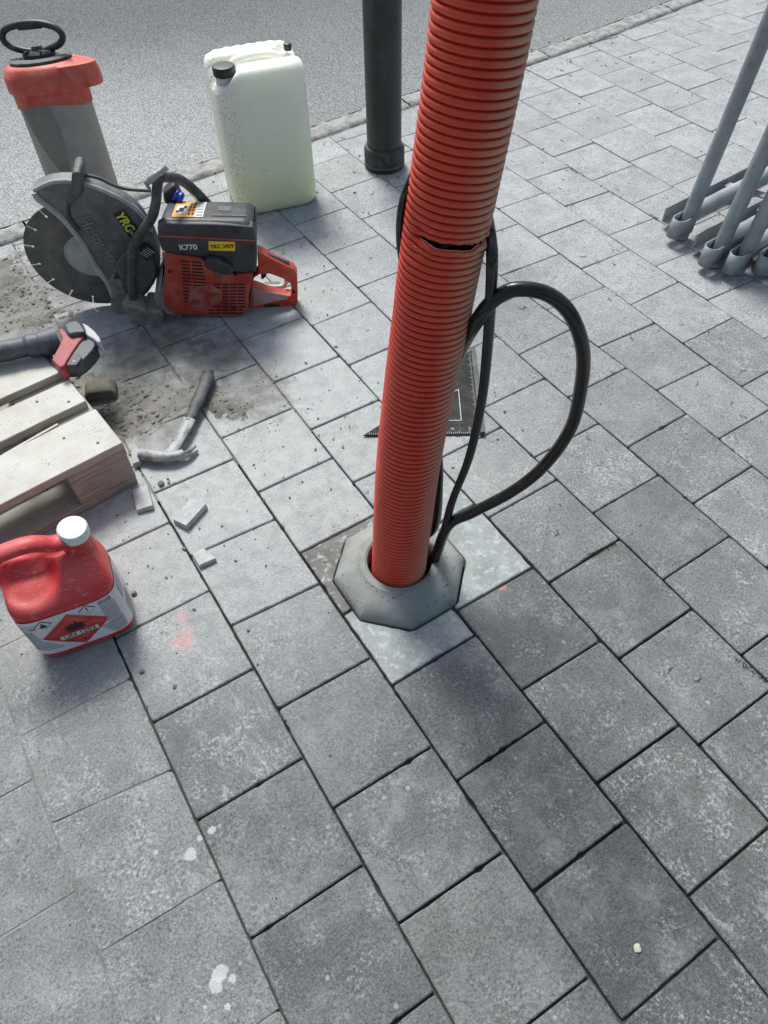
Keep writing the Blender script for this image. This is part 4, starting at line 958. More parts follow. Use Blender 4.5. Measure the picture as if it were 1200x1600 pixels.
# starter grip
prism('starter_grip', [(0.3428, 0.2356), (0.3555, 0.2505), (0.3841, 0.2427), (0.4107, 0.223), (0.4187, 0.2083), (0.4127, 0.1922), (0.3891, 0.1909), (0.3618, 0.2084), (0.3449, 0.2192)], -0.140, -0.119, M_black, saw, bev=0.006, seg=3)
tube('starter_stem', [(x, -0.122, z) for x, z in [(0.3697, 0.2013), (0.3726, 0.1868), (0.3716, 0.1724)]], 0.007, M_rubber, saw, k=3, seg=8)
# rear handle
ho = [(0.4861, 0.209), (0.4999, 0.2008), (0.521, 0.1825), (0.5651, 0.1508), (0.5819, 0.1385), (0.589, 0.118), (0.5851, 0.067), (0.5785, 0.0141), (0.5658, -0.004), (0.5197, -0.0108), (0.4761, -0.0151), (0.4236, -0.0203), (0.4281, 0.017), (0.4443, 0.0794), (0.4582, 0.1241), (0.4774, 0.1375), (0.4807, 0.1666)]
hi = [(0.4805, 0.1312), (0.5097, 0.1307), (0.5438, 0.1107), (0.5652, 0.0895), (0.5683, 0.0737), (0.5612, 0.0416), (0.5274, 0.0483), (0.4882, 0.0677), (0.4616, 0.0841), (0.4541, 0.0837), (0.461, 0.1189)]
def loop_prism(name, out, inn, y0, y1, mat, parent, bev):
    bm = bmesh.new(); eo = []
    def ring(P, y): return [bm.verts.new((x, y, z)) for x, z in P]
    A = ring(out, y0); Bv = ring(inn, y0)
    es = [bm.edges.new((A[i], A[(i+1) % len(A)])) for i in range(len(A))]+[bm.edges.new((Bv[i], Bv[(i+1) % len(Bv)])) for i in range(len(Bv))]
    bmesh.ops.triangle_fill(bm, use_beauty=True, edges=es)
    ext = bmesh.ops.extrude_face_region(bm, geom=bm.faces[:])
    for e in ext['geom']:
        if isinstance(e, bmesh.types.BMVert): e.co.y = y1
    bmesh.ops.recalc_face_normals(bm, faces=bm.faces)
    me = bpy.data.meshes.new(name); bm.to_mesh(me); bm.free(); me.materials.append(mat)
    o = link(bpy.data.objects.new(name, me), parent); b = o.modifiers.new('bevel', 'BEVEL'); b.width = bev; b.segments = 3; b.limit_method = 'ANGLE'; b.angle_limit = radians(40)
    me.shade_smooth(); me.set_sharp_from_angle(angle=radians(60)); return o
loop_prism('rear_handle', ho, hi, -0.070, -0.034, M_redclean, saw, 0.007)
prism('handle_inner_skirt', [(0.4499, 0.088), (0.4883, 0.0689), (0.5531, 0.0473), (0.5498, 0.0336), (0.5033, 0.0271), (0.4397, 0.0128)], -0.0722, -0.066, dusty('dusted_pale_red', (0.46,0.24,0.21), (0.50,0.44,0.42), 0.7, 0.8), saw, bev=0.004)
tube('throttle_lock', [(x, -0.052, z+0.009) for x, z in [(0.5047, 0.1787), (0.5269, 0.1653), (0.5492, 0.1508), (0.5673, 0.1395)]], 0.008, M_rubber, saw, k=3, seg=8)
prism('throttle_trigger', [(0.4862, 0.1311), (0.501, 0.1264), (0.497, 0.1127), (0.4852, 0.1025), (0.4808, 0.1141)], -0.058, -0.044, M_black, saw, bev=0.002)
tube('guard_wire', [(x, -0.02, z) for x, z in [(0.4459, 0.0641), (0.4654, 0.0545), (0.502, 0.0433), (0.5359, 0.0419), (0.5503, 0.055), (0.548, 0.0709)]], 0.0065, M_whl, saw, k=4, seg=8)
box('rubber_foot', (0.25,-0.02,0.012), (0.05,0.13,0.03), M_rubber, saw); box('rubber_foot', (0.50,-0.02,0.010), (0.05,0.10,0.024), M_rubber, saw)

# ---------------------------------------------------------------- white canister
def canister_material():
    t = NT('white_polyethylene', 0.42); p = t.pos(False); sp = t.n('ShaderNodeSeparateXYZ'); t.put(sp.inputs[0], p)
    n1 = t.noise(p, 7, 4, 0.6); n2 = t.noise(t.map(p, (1,1,1)), 190, 3, 0.7); n3 = t.noise(t.map(p, (0.35,0.35,2.2)), 38, 5, 0.7)
    c = t.mix(t.ramp(sp.outputs['Z'], 0.02, 0.42), (0.80,0.825,0.54), (0.86,0.87,0.79))   # old yellowed plastic, more so towards the foot
    c = t.mix(t.ramp(n1, 0.55, 0.75, 0, 0.25), c, (0.62,0.58,0.42))
    edge = t.math('MULTIPLY', t.ramp(t.math('ADD', sp.outputs['X'], t.math('MULTIPLY', n1, 0.12)), 0.17, 0.06), t.ramp(n2, 0.56, 0.64))
    c = t.mix(t.math('MULTIPLY', edge, 0.8), c, (0.16,0.14,0.10))
    c = t.mix(t.math('MULTIPLY', t.ramp(n3, 0.62, 0.72), 0.35), c, (0.30,0.29,0.23))
    t.color(c); t.bump(t.math('ADD', n1, t.math('MULTIPLY', n3, 0.25)), 0.15, 0.004)
    t.b.inputs['Subsurface Weight'].default_value = 0.75; t.b.inputs['Subsurface Radius'].default_value = (0.06,0.06,0.042); t.b.inputs['Subsurface Scale'].default_value = 1.0
    return t.m
M_can = canister_material()
can = empty('canister', (0,0,0), 0, 'large off-white plastic canister with a black screw cap on its left shoulder, behind the saw', 'canister')
can.matrix_world = frame_matrix(([0.9269, 1.492, 0.0], [0.97659, -0.21512, 0.0], [0.21512, 0.97659, 0.0], [0.0, 0.0, 1.0]))
W, D, H = 0.297, 0.240, 0.456
def rrect(cx, cy, hw, hd, n=12, e=5.0):
    out = []
    for k in range(n*4):
        a = 2*pi*(k+0.5)/(n*4); c_, s_ = cos(a), sin(a)
        rr = (abs(c_)**e+abs(s_)**e)**(-1/e)
        out.append((cx+hw*c_*rr, cy+hd*s_*rr))
    return out
def loft(name, secs, mat, parent, smooth=60, deform=None, subd=0):
    V = []; F = []
    for P, z in secs:
        for x, y in P:
            q = Vector((x, y, z)); V.append(deform(q) if deform else q)
    n = len(secs[0][0])
    for i in range(len(secs)-1):
        for k in range(n): F.append((i*n+k, i*n+(k+1) % n, (i+1)*n+(k+1) % n, (i+1)*n+k))
    F.append(tuple(reversed(range(n)))); F.append(tuple((len(secs)-1)*n+k for k in range(n)))
    return mesh(name, V, F, mat, parent, smooth=smooth, subd=subd)
cxx, cyy = W/2, D/2
# body as a height field top on rounded walls: deep channel along the middle with the handle in it
def can_top(x, y):
    u = (x-cxx)/(W/2); w = (y-cyy)/(D/2)
    r_ = (abs(u)**5+abs(w)**5)**(1/5)
    z = H
    ch = max(0, 1-abs(w+0.05)/0.36); ch = min(1, ch*2.4); ch = ch*ch*(3-2*ch)
    end = max(0, min(1, (0.86-abs(u))/0.12))
    z -= 0.040*ch*(1 if abs(u) < 0.8 else 0.55+0.45*end)
    cap = max(0, 1-math.hypot((u+0.80)/0.42, (w+0.45)/0.60)); cap = min(1, cap*2.6); cap = cap*cap*(3-2*cap); z -= 0.034*cap
    ven = max(0, 1-math.hypot((u-0.78)/0.25, (w-0.30)/0.35)); ven = min(1, ven*2.5); z -= 0.020*ven
    rnd = max(0, (r_-0.80)/0.20); z -= 0.030*(1-math.sqrt(max(0, 1-min(1, rnd)**2)))
    z += 0.0016*sin(u*26)*(1-ch)*(1 if w > 0.4 else 0.4)
    return z
V = []; F = []; NA = 96; NR = 22
secz = [(0.0, 0.90), (0.004, 0.95), (0.014, 0.985), (0.03, 1.0)]+[(0.03+0.37*i/12, 1.0) for i in range(1, 13)]
for z, sc in secz:
    for k in range(NA):
        a = 2*pi*(k+0.5)/NA; c_, s_ = cos(a), sin(a); rr = (abs(c_)**5+abs(s_)**5)**(-1/5)
        bulge = 1+0.010*sin(pi*z/0.42)*(1 if abs(s_) > abs(c_) else 0.6)
        g = 0.0
        V.append((cxx+W/2*c_*rr*sc*bulge, cyy+D/2*s_*rr*sc*bulge, z+(0.004*max(0, sin(a*14)) if z < 0.002 else 0)))
for q in range(NR+1):
    f_ = 1-q/NR
    for k in range(NA):
        a = 2*pi*(k+0.5)/NA; c_, s_ = cos(a), sin(a); rr = (abs(c_)**5+abs(s_)**5)**(-1/5)
        ff = sin(f_*pi/2)**0.8 if f_ > 0 else 0
        ff = f_ if f_ < 0.8 else 0.8+0.2*sin((f_-0.8)/0.2*pi/2)
        x = cxx+W/2*c_*rr*ff*1.0; y = cyy+D/2*s_*rr*ff
        V.append((x, y, can_top(x, y)))
nl = len(secz)+NR+1
for i in range(nl-1):
    for k in range(NA): F.append((i*NA+k, i*NA+(k+1) % NA, (i+1)*NA+(k+1) % NA, (i+1)*NA+k))
F.append(tuple(reversed(range(NA))))
mesh('body', V, F, M_can, can, smooth=80)
tube('handle', [(0.070,cyy-0.01,H-0.032),(0.085,cyy-0.01,H-0.006),(0.120,cyy-0.01,H+0.004),(0.185,cyy-0.01,H+0.004),(0.222,cyy-0.01,H-0.006),(0.236,cyy-0.01,H-0.034)], 0.0135, M_can, can, k=6, seg=14, sx=0.8, sy=1.2)
M_cap = dusty('black_screw_cap', (0.012,0.012,0.013), amount=0.12, rough=0.38, scale=40)
def ribbed_cap(name, c, r, h, mat, parent, ribs=24, M=None):
    prof_ = [(r*0.98,0),(r,0.002),(r,h*0.82),(r*0.93,h*0.96),(r*0.80,h),(0.0001,h)]; V = []; F = []; sg_ = ribs*4
    for rr, z in prof_:
        for k in range(sg_):
            a = 2*pi*k/sg_; q = rr*(1+(0.022 if (k % 4) < 2 and rr > r*0.95 else 0)); p = Vector((q*cos(a), q*sin(a), z)); V.append((M @ p) if M else p+Vector(c))
    for i in range(len(prof_)-1):
        for k in range(sg_): F.append((i*sg_+k, i*sg_+(k+1) % sg_, (i+1)*sg_+(k+1) % sg_, (i+1)*sg_+k))
    F.append(tuple(range(sg_)))
    return mesh(name, V, F, mat, parent, smooth=35)
lathe('neck', [(0.030,0),(0.031,0.004),(0.029,0.032)], M_can, can, 32, Matrix.Translation((0.044,0.058,H-0.046)))
ribbed_cap('screw_cap', (0.044,0.058,H-0.018), 0.0345, 0.027, M_cap, can)
ribbed_cap('vent_cap', (W-0.024,cyy+0.034,H-0.012), 0.0125, 0.020, M_cap, can, 12)

# ---------------------------------------------------------------- red fuel can
def redcan_material():
    t = NT('red_polyethylene', 0.38); p = t.pos(False); n1 = t.noise(p, 12, 5, 0.65); n2 = t.noise(p, 160, 3, 0.7)
    nz = t.n('ShaderNodeSeparateXYZ'); t.put(nz.inputs[0], t.n('ShaderNodeNewGeometry').outputs['Normal'])
    c = t.mix(n1, (0.50,0.008,0.016), (0.60,0.018,0.028))
    k = t.math('MULTIPLY', t.ramp(nz.outputs['Z'], 0.25, 1.0, 0.05, 0.42), t.ramp(n1, 0.3, 0.7, 0.5, 1.1)); c = t.mix(k, c, (0.72,0.24,0.22))
    w = t.ramp(t.noise(t.map(p, (1,3,1), rot=(0,0.4,0.3)), 70, 5, 0.8), 0.54, 0.68, 0, 0.5); c = t.mix(w, c, (0.75,0.42,0.38))
    t.color(c); t.rough(t.math('ADD', 0.33, t.math('MULTIPLY', k, 0.5))); t.bump(n1, 0.1, 0.003)
    t.b.inputs['Subsurface Weight'].default_value = 0.15; t.b.inputs['Subsurface Radius'].default_value = (0.02,0.004,0.003); t.b.inputs['Subsurface Scale'].default_value = 0.5
    return t.m
M_rc = redcan_material()
rc = empty('fuel_can', (0,0,0), 0, 'red plastic fuel can with white screw cap and flammable warning label', 'fuel can')
rc.matrix_world = frame_matrix(([-0.1498, 0.1636, 0.0], [0.98742, -0.15813, 0.0], [0.15813, 0.98742, 0.0], [0.0, 0.0, 1.0]))
RW, RD = 0.199, 0.140
def rc_section(z):
    """half width left/right, front/back extents at height z"""
    if z < 0.165: return (0.0, RW, 0.0, RD)
    t = (z-0.165)/0.075; t = max(0, min(1, t)); e = t**1.6
    return (0.0+0.0*t+0.012*e, RW-0.030*e, 0.0+0.062*e+0.012*t, RD-0.036*e)
V = []; F = []; NA = 96; secs = []
zs = [0.0,0.003,0.010,0.020,0.030]+[0.03+0.135*i/8 for i in range(1,9)]+[0.165+0.068*i/9 for i in range(1,10)]
for i, z in enumerate(zs):
    xa, xb, ya, yb = rc_section(z); cx_, cy_ = (xa+xb)/2, (ya+yb)/2; hw, hd = (xb-xa)/2, (yb-ya)/2
    sc = {0:0.86, 1:0.93, 2:0.98}.get(i, 1.0); e = 4.6
    if z > 0.225: sc *= 0.93 if i < len(zs)-1 else 0.80
    for k in range(NA):
        a = 2*pi*(k+0.5)/NA; c_, s_ = cos(a), sin(a); rr = (abs(c_)**e+abs(s_)**e)**(-1/e)
        x = cx_+hw*c_*rr*sc; y = cy_+hd*s_*rr*sc; zz = z
        if z < 0.012: zz = z+0.006*max(0, sin(a*12+0.6))*(1-z/0.012)
        lab = 0.0012 if 0.022 < z < 0.150 and s_ < 0.25 else 0
        # finger recess under the handle
        V.append(Vector((x, y, zz)))
for i in range(len(zs)-1):
    for k in range(NA): F.append((i*NA+k, i*NA+(k+1) % NA, (i+1)*NA+(k+1) % NA, (i+1)*NA+k))
F.append(tuple(reversed(range(NA))))
# closing top
ct = len(V); xa, xb, ya, yb = rc_section(0.233); V.append(Vector(((xa+xb)/2, (ya+yb)/2, 0.236)))
lb = (len(zs)-1)*NA
for k in range(NA): F.append((lb+k, lb+(k+1) % NA, ct))
body = mesh('body', V, F, M_rc, rc, smooth=75)
# handle hollow: press the left half of the top down
for v in body.data.vertices:
    x, y, z = v.co
    if z > 0.15:
        k = max(0, 1-math.hypot((x-0.055)/0.075, (y-0.050)/0.060)); k = min(1, k*1.8); k = k*k*(3-2*k); v.co.z -= 0.040*k*(z-0.15)/0.08
        v.co.y += 0.012*k
tube('handle', [(0.1472, 0.075, 0.2628), (0.1257, 0.072, 0.2687), (0.0981, 0.07, 0.2872), (0.0654, 0.07, 0.29), (0.0308, 0.07, 0.2819), (-0.0062, 0.065, 0.2415), (-0.0297, 0.06, 0.1966)], 0.0165, M_rc, rc, k=8, seg=18, sx=0.85, sy=1.12)
CAPM = axis_matrix((0.1667, 0.085, 0.2535), (0.12,-0.10,1.0))
lathe('neck', [(0.031,-0.035),(0.027,-0.012),(0.024,0.0),(0.0245,0.012)], M_rc, rc, 36, CAPM)
M_wcap = dusty('white_cap_plastic', (0.70,0.73,0.70), (0.55,0.56,0.54), 0.3, 0.5, scale=40, spots=0.1)
ribbed_cap('screw_cap', (0,0,0), 0.0275, 0.024, M_wcap, rc, 22, CAPM @ Matrix.Translation((0,0,0.008)))
# wrap-round label
M_lab = dusty('label_paper', (0.66,0.63,0.66), (0.52,0.50,0.50), 0.3, 0.45, scale=14, spots=0.1)
def on_can(x, z, off=0.0012):
    """wrap a label coordinate (metres round the can from the front left edge) onto the can's side"""
    e = 4.6; hw, hd = RW/2+off, RD/2+off
    a = wrap_angle(x)
    c_, s_ = cos(a), sin(a); rr = (abs(c_)**e+abs(s_)**e)**(-1/e)
    return Vector((RW/2+hw*c_*rr, RD/2+hd*s_*rr, z))
_tab = []
_l = 0; _p = None
for i in range(2001):
    a = radians(-180)+radians(270)*i/2000; e = 4.6; c_, s_ = cos(a), sin(a); rr = (abs(c_)**e+abs(s_)**e)**(-1/e); p = Vector((RW/2*c_*rr, RD/2*s_*rr))
    if _p is not None: _l += (p-_p).length
    _tab.append((_l, a)); _p = p
_off = min(_tab, key=lambda q: abs(q[1]-math.atan2(-RD/2, -RW/2)))[0]
def wrap_angle(x):
    import bisect
    i = bisect.bisect_left(_tab, (x+_off, -99)); return _tab[max(0, min(len(_tab)-1, i))][1]
def wrap_poly(name, P, mat, off, parent=rc, step=0.006):
    """flat printed shape on the wrapped side: fan grid of the polygon's rows"""
    V = []; F = []
    zmin = min(p[1] for p in P); zmax = max(p[1] for p in P); nz_ = 10
    def span(z):
        xs = []
        for i in range(len(P)):
            a, b = P[i], P[(i+1) % len(P)]
            if (a[1]-z)*(b[1]-z) <= 0 and a[1] != b[1]: xs.append(a[0]+(b[0]-a[0])*(z-a[1])/(b[1]-a[1]))
            elif a[1] == b[1] == z: xs += [a[0], b[0]]
        return (min(xs), max(xs)) if xs else None
    nx_ = max(1, int((max(p[0] for p in P)-min(p[0] for p in P))/step)+1)
    for j in range(nz_+1):
        z = zmin+(zmax-zmin)*j/nz_; s_ = span(min(zmax-1e-7, max(zmin+1e-7, z))) or (P[0][0], P[0][0])
        for i in range(nx_+1): V.append(on_can(s_[0]+(s_[1]-s_[0])*i/nx_, z, off))
    for j in range(nz_):
        for i in range(nx_): a = j*(nx_+1)+i; F.append((a, a+1, a+nx_+2, a+nx_+1))
    return mesh(name, V, F, mat, parent)
def wrap_text(name, s, size, mat, x, z, off, sx=1.0, ang=0.0, bold=0.0):
    o = text(name, s, size, mat, rc, Matrix.Rotation(radians(ang), 4, 'Z'), thick=0.0, sx=sx, bold=bold)
    for v in o.data.vertices: v.co = on_can(x+v.co.x, z+v.co.y, off)
    return o
label = wrap_poly('label', [(0.004,0.027),(RW+0.095,0.027),(RW+0.095,0.152),(0.004,0.152)], M_lab, 0.0012)
M_dia = dusty('red_print', (0.55,0.030,0.020), (0.50,0.30,0.28), 0.35, 0.45, scale=20); M_gpr = plain('grey_print', (0.33,0.33,0.35), 0.6)
M_dkr = plain('dark_red_line', (0.10,0.008,0.008), 0.5)
dc = (0.102, 0.087); DW, DH = 0.066, 0.058
def dia(cx, cz, w, h): return [(cx-w, cz), (cx, cz-h), (cx+w, cz), (cx, cz+h)]
wrap_poly('hazard_diamond', dia(*dc, DW, DH), M_dia, 0.0018)
for s_ in (0.86,):
    q = dia(*dc, DW*s_, DH*s_)
    for i in range(4):
        a, b = Vector(q[i]), Vector(q[(i+1) % 4]); n_ = Vector((b.y-a.y, a.x-b.x)).normalized()*0.0005
        wrap_poly('diamond_line', [tuple(a-n_), tuple(b-n_), tuple(b+n_), tuple(a+n_)], M_dkr, 0.0023)
wrap_poly('number_panel', [(dc[0]-0.035,0.066),(dc[0]+0.038,0.066),(dc[0]+0.038,0.079),(dc[0]-0.035,0.079)], M_whl, 0.0023)
wrap_text('number_text', 'UN 1203', 0.0155, M_blk, dc[0]+0.0015, 0.0725, 0.0028, 1.05, bold=0.0002)
wrap_text('class_number', '3', 0.014, M_blk, dc[0]+0.002, 0.046, 0.0024)
FL = [(-0.020,0.090),(-0.014,0.088),(0.014,0.088),(0.021,0.091),(0.015,0.0945),(0.022,0.103),(0.014,0.102),(0.015,0.109),(0.009,0.105),(0.004,0.117),(0.0,0.104),(-0.005,0.113),(-0.008,0.102),(-0.014,0.110),(-0.014,0.101),(-0.022,0.103),(-0.015,0.0945)]
V = [on_can(dc[0]+x*0.95, z, 0.0026) for x, z in FL]; mesh('flame_symbol', V, [tuple(range(len(V)))], M_blk, rc)
wrap_poly('flame_base', [(dc[0]-0.014,0.0835),(dc[0]+0.014,0.0835),(dc[0]+0.014,0.0852),(dc[0]-0.014,0.0852)], M_blk, 0.0026)
for (cx_, cz_, kind) in ((0.055,0.134,'a'),(0.138,0.137,'b')):
    wrap_poly('small_diamond', dia(cx_, cz_, 0.0165, 0.0150), M_dkr, 0.0019); wrap_poly('diamond_field', dia(cx_, cz_, 0.0145, 0.0130), M_whl, 0.0024)
    if kind == 'b': wrap_text('exclamation_mark', '!', 0.019, M_blk, cx_, cz_, 0.0029, bold=0.0004)
    else:
        wrap_poly('health_symbol', [(cx_-0.006,cz_-0.007),(cx_+0.006,cz_-0.007),(cx_+0.005,cz_+0.001),(cx_-0.005,cz_+0.001)], M_blk, 0.0029)
        wrap_poly('health_symbol', [(cx_-0.0025,cz_+0.002),(cx_+0.0025,cz_+0.002),(cx_+0.0025,cz_+0.0065),(cx_-0.0025,cz_+0.0065)], M_blk, 0.0029)
wrap_text('small_number', 'UN 1203', 0.0100, M_blk, 0.022, 0.128, 0.0022, 0.95, bold=0.0001)
wrap_text('small_print', 'Bensin/Petrol', 0.0060, M_blk, 0.024, 0.138, 0.0022)
for k in range(9): wrap_poly('print_line', [(0.008,0.112-k*0.0085),(0.030+0.0012*k if k < 5 else 0.045+0.006*(k-5),0.112-k*0.0085),(0.030+0.0012*k if k < 5 else 0.045+0.006*(k-5),0.1165-k*0.0085),(0.008,0.1165-k*0.0085)], M_gpr, 0.0019)
for k in range(8): wrap_poly('print_line', [(0.160,0.126-k*0.0085),(0.190,0.126-k*0.0085),(0.190,0.1305-k*0.0085),(0.160,0.1305-k*0.0085)], M_gpr, 0.0019)
for k in range(5): wrap_poly('print_line', [(0.144+0.004*k,0.062-k*0.0075),(0.190,0.062-k*0.0075),(0.190,0.0665-k*0.0075),(0.144+0.004*k,0.0665-k*0.0075)], M_gpr, 0.0019)
for k in range(14):
    w_ = 0.0006 if k % 3 else 0.0011; wrap_poly('barcode_bar', [(0.161+k*0.0019,0.1345),(0.161+k*0.0019+w_,0.1345),(0.161+k*0.0019+w_,0.1470),(0.161+k*0.0019,0.1470)], M_blk, 0.0019)
wrap_poly('side_picture', [(RW+0.014,0.095),(RW+0.055,0.095),(RW+0.055,0.142),(RW+0.014,0.142)], M_gpr, 0.0019)
for k in range(5): wrap_poly('print_line', [(RW+0.014,0.034+k*0.010),(RW+0.060,0.034+k*0.010),(RW+0.060,0.039+k*0.010),(RW+0.014,0.039+k*0.010)], M_gpr, 0.0019)

# ---------------------------------------------------------------- water pressure tank
M_tank = dusty('galvanised_tank', (0.34,0.31,0.275), (0.44,0.40,0.355), 0.85, 0.5, metal=0.35, scale=7, spots=0.15, bump=0.1)
M_tred = dusty('tank_red_plastic', (0.62,0.060,0.032), (0.50,0.42,0.38), 0.30, 0.45, up=0.25, scale=20, spots=0.9)
TO = Vector((0.4841, 1.7813, 0.0))+Vector((cos(radians(-32)), sin(radians(-32)), 0))*0.035
TO.x -= 0.02; TO.y -= 0.035
tank = empty('water_tank', tuple(TO), radians(-32), 'dirty cylindrical metal water tank with red collar and black pump handle', 'water tank')
TH = 0.402
tank.rotation_euler = (radians(-10), radians(-3.5), radians(-32))
lathe('tank_body', [(0.085,0.0),(0.104,0.006),(0.108,0.02),(0.108,TH),(0.106,TH+0.008)], M_tank, tank, 64)
# red collar: lofted, higher ring and pouring lip to the right
V = []; F = []; sg2 = 64
cl = [(0.1095,TH-0.022),(0.1125,TH-0.020),(0.1135,TH+0.024),(0.119,TH+0.028),(0.122,TH+0.036),(0.121,TH+0.064),(0.114,TH+0.088),(0.100,TH+0.098),(0.092,TH+0.098)]
for r_, z in cl:
    for k in range(sg2):
        a = 2*pi*k/sg2; lip = max(0, cos(a-radians(12)))**5*(0.042 if z > TH+0.026 and r_ > 0.112 else 0)
        flat = 1-0.05*max(0, cos(4*a))*(1 if z > TH+0.02 else 0)
        V.append(((r_*flat+lip)*cos(a), (r_*flat+lip)*sin(a), z-lip*0.15+(0.022*max(0,cos(a+pi*0.5))**2 if z < TH-0.018 else 0)))
for i in range(len(cl)-1):
    for k in range(sg2): F.append((i*sg2+k, i*sg2+(k+1) % sg2, (i+1)*sg2+(k+1) % sg2, (i+1)*sg2+k))
F.append(tuple(range((len(cl)-1)*sg2, len(cl)*sg2)))
mesh('collar', V, F, M_tred, tank, smooth=40)
M_pb = dusty('pump_black_plastic', (0.014,0.014,0.016), (0.30,0.30,0.30), 0.16, 0.4, scale=40, spots=0.3)
M_ring = dusty('pump_rubber_ring', (0.06,0.062,0.068), (0.30,0.30,0.30), 0.35, 0.6)
lathe('pump_ring', [(0.083,TH+0.096),(0.090,TH+0.099),(0.092,TH+0.106),(0.086,TH+0.110),(0.058,TH+0.110),(0.052,TH+0.104)], M_ring, tank, 48)
lathe('pump_cap', [(0.047,TH+0.104),(0.048,TH+0.118),(0.042,TH+0.124),(0.020,TH+0.126),(0.016,TH+0.134),(0.014,TH+0.136)], M_pb, tank, 24)
for k in range(6):
    a = 2*pi*k/6; box('cap_rib', (0.040*cos(a), 0.040*sin(a), TH+0.122), (0.020,0.006,0.014), M_pb, tank, rot=Matrix.Rotation(a, 3, 'Z'), bev=0.002)
hz = TH+0.121
hpth = [(-0.014,0,hz),(-0.050,0,hz+0.008),(-0.082,0,hz+0.022),(-0.092,0,hz+0.042),(-0.074,0,hz+0.062),(-0.025,0,hz+0.071),(0.030,0,hz+0.069),(0.074,0,hz+0.055),(0.088,0,hz+0.034),(0.074,0,hz+0.016),(0.042,0,hz+0.006),(0.014,0,hz)]
tube('pump_handle', hpth, 0.0095, M_pb, tank, k=6, seg=12)
prism('handle_stem', [(-0.030,hz+0.008),(-0.012,hz-0.030),(0.012,hz-0.030),(0.030,hz+0.008)], -0.008, 0.008, M_pb, tank, bev=0.003)
box('handle_grip', (0.0,0,hz+0.064), (0.075,0.018,0.016), M_pb, tank, bev=0.005)
# drying slurry run on the tank
M_slur = dusty('dried_slurry', (0.22,0.20,0.172), (0.31,0.285,0.25), 0.6, 0.85, scale=12)
V = []; F = []; ns = 24
for i in range(ns+1):
    t_ = i/ns; z = TH+0.01-0.245*t_; hw = 1.05*(1-t_**1.6)**0.8*(0.85+0.15*sin(t_*5))+0.01
    for j in range(9):
        a = radians(-108)+0.42*t_+hw*(j/8-0.5)+0.04*noise.noise(Vector((t_*9, j, 0)))
        V.append((0.1088*cos(a), 0.1088*sin(a), z))
for i in range(ns):
    for j in range(8): a = i*9+j; F.append((a, a+1, a+10, a+9))
mesh('slurry_stain', V, F, M_slur, tank, smooth=60)

# ---------------------------------------------------------------- dark upright pipe
pc = Vector((1.5393, 1.5199, 0.0)); pipe = empty('drain_pipe', (pc.x+0.016, pc.y+0.012, 0), 0, 'upright dark grey plastic pipe with a socket collar at its foot, beside the kerb', 'pipe')
M_pipe = dusty('dark_grey_pvc', (0.022,0.023,0.024), (0.20,0.20,0.20), 0.10, 0.42, up=0.2, scale=6, spots=0.25, bump=0.03)
M_sock = dusty('socket_rubber', (0.022,0.022,0.023), (0.25,0.24,0.23), 0.28, 0.6, scale=40)
PR = 0.0645
lathe('pipe_shaft', [(PR,0.03),(PR,1.6)], M_pipe, pipe, 64, cap=False)
lathe('socket', [(0.069,-0.02),(0.0725,0.0),(0.076,0.006),(0.076,0.022),(0.0730,0.025),(0.0730,0.031),(0.076,0.034),(0.076,0.066),(0.0735,0.073),(0.071,0.078),(PR-0.002,0.080)], M_sock, pipe, 64)
for k in range(56):
    a = 2*pi*k/56
    if k == 0:
        me_ = box('print_mark', (0.0762*cos(a), 0.0762*sin(a), 0.020), (0.0008,0.0024,0.0035), M_gpr, pipe, rot=Matrix.Rotation(a, 3, 'Z'), bev=0)
        _first = me_
    else:
        o = _first.copy(); col.objects.link(o); o.parent = pipe; o.rotation_euler = (0,0,a)

# ---------------------------------------------------------------- galvanised barrier frames, stacked
def galv():
    t = NT('galvanised_steel', 0.5, 0.30); p = t.pos(False); n1 = t.noise(p, 10, 4, 0.6); n2 = t.noise(p, 90, 4, 0.7); v_ = t.voro(p, 120, 1.0, 'F1', 'Color'); s_ = t.n('ShaderNodeSeparateColor'); t.put(s_.inputs[0], v_)
    c = t.mix(t.ramp(n1, 0.3, 0.7), (0.22,0.25,0.26), (0.36,0.395,0.405)); c = t.mix(t.math('MULTIPLY', s_.outputs[0], 0.15), c, (0.48,0.5,0.5))
    c = t.mix(t.ramp(n2, 0.60, 0.75, 0, 0.5), c, (0.14,0.15,0.155)); t.color(c); t.rough(t.ramp(n2, 0.3, 0.7, 0.42, 0.65)); t.bump(n2, 0.1, 0.001); return t.m
M_galv = galv()
FRAMES_ = [((2.1088, 0.5535, 0.0), (2.2236, 0.5616, 0.9)), ((2.0727, 0.3857, 0.0), (2.1875, 0.3938, 0.9)), ((2.1064, 0.3165, 0.0), (2.2212, 0.3246, 0.9)), ((2.1758, 0.2616, 0.0), (2.2906, 0.2697, 0.9))]
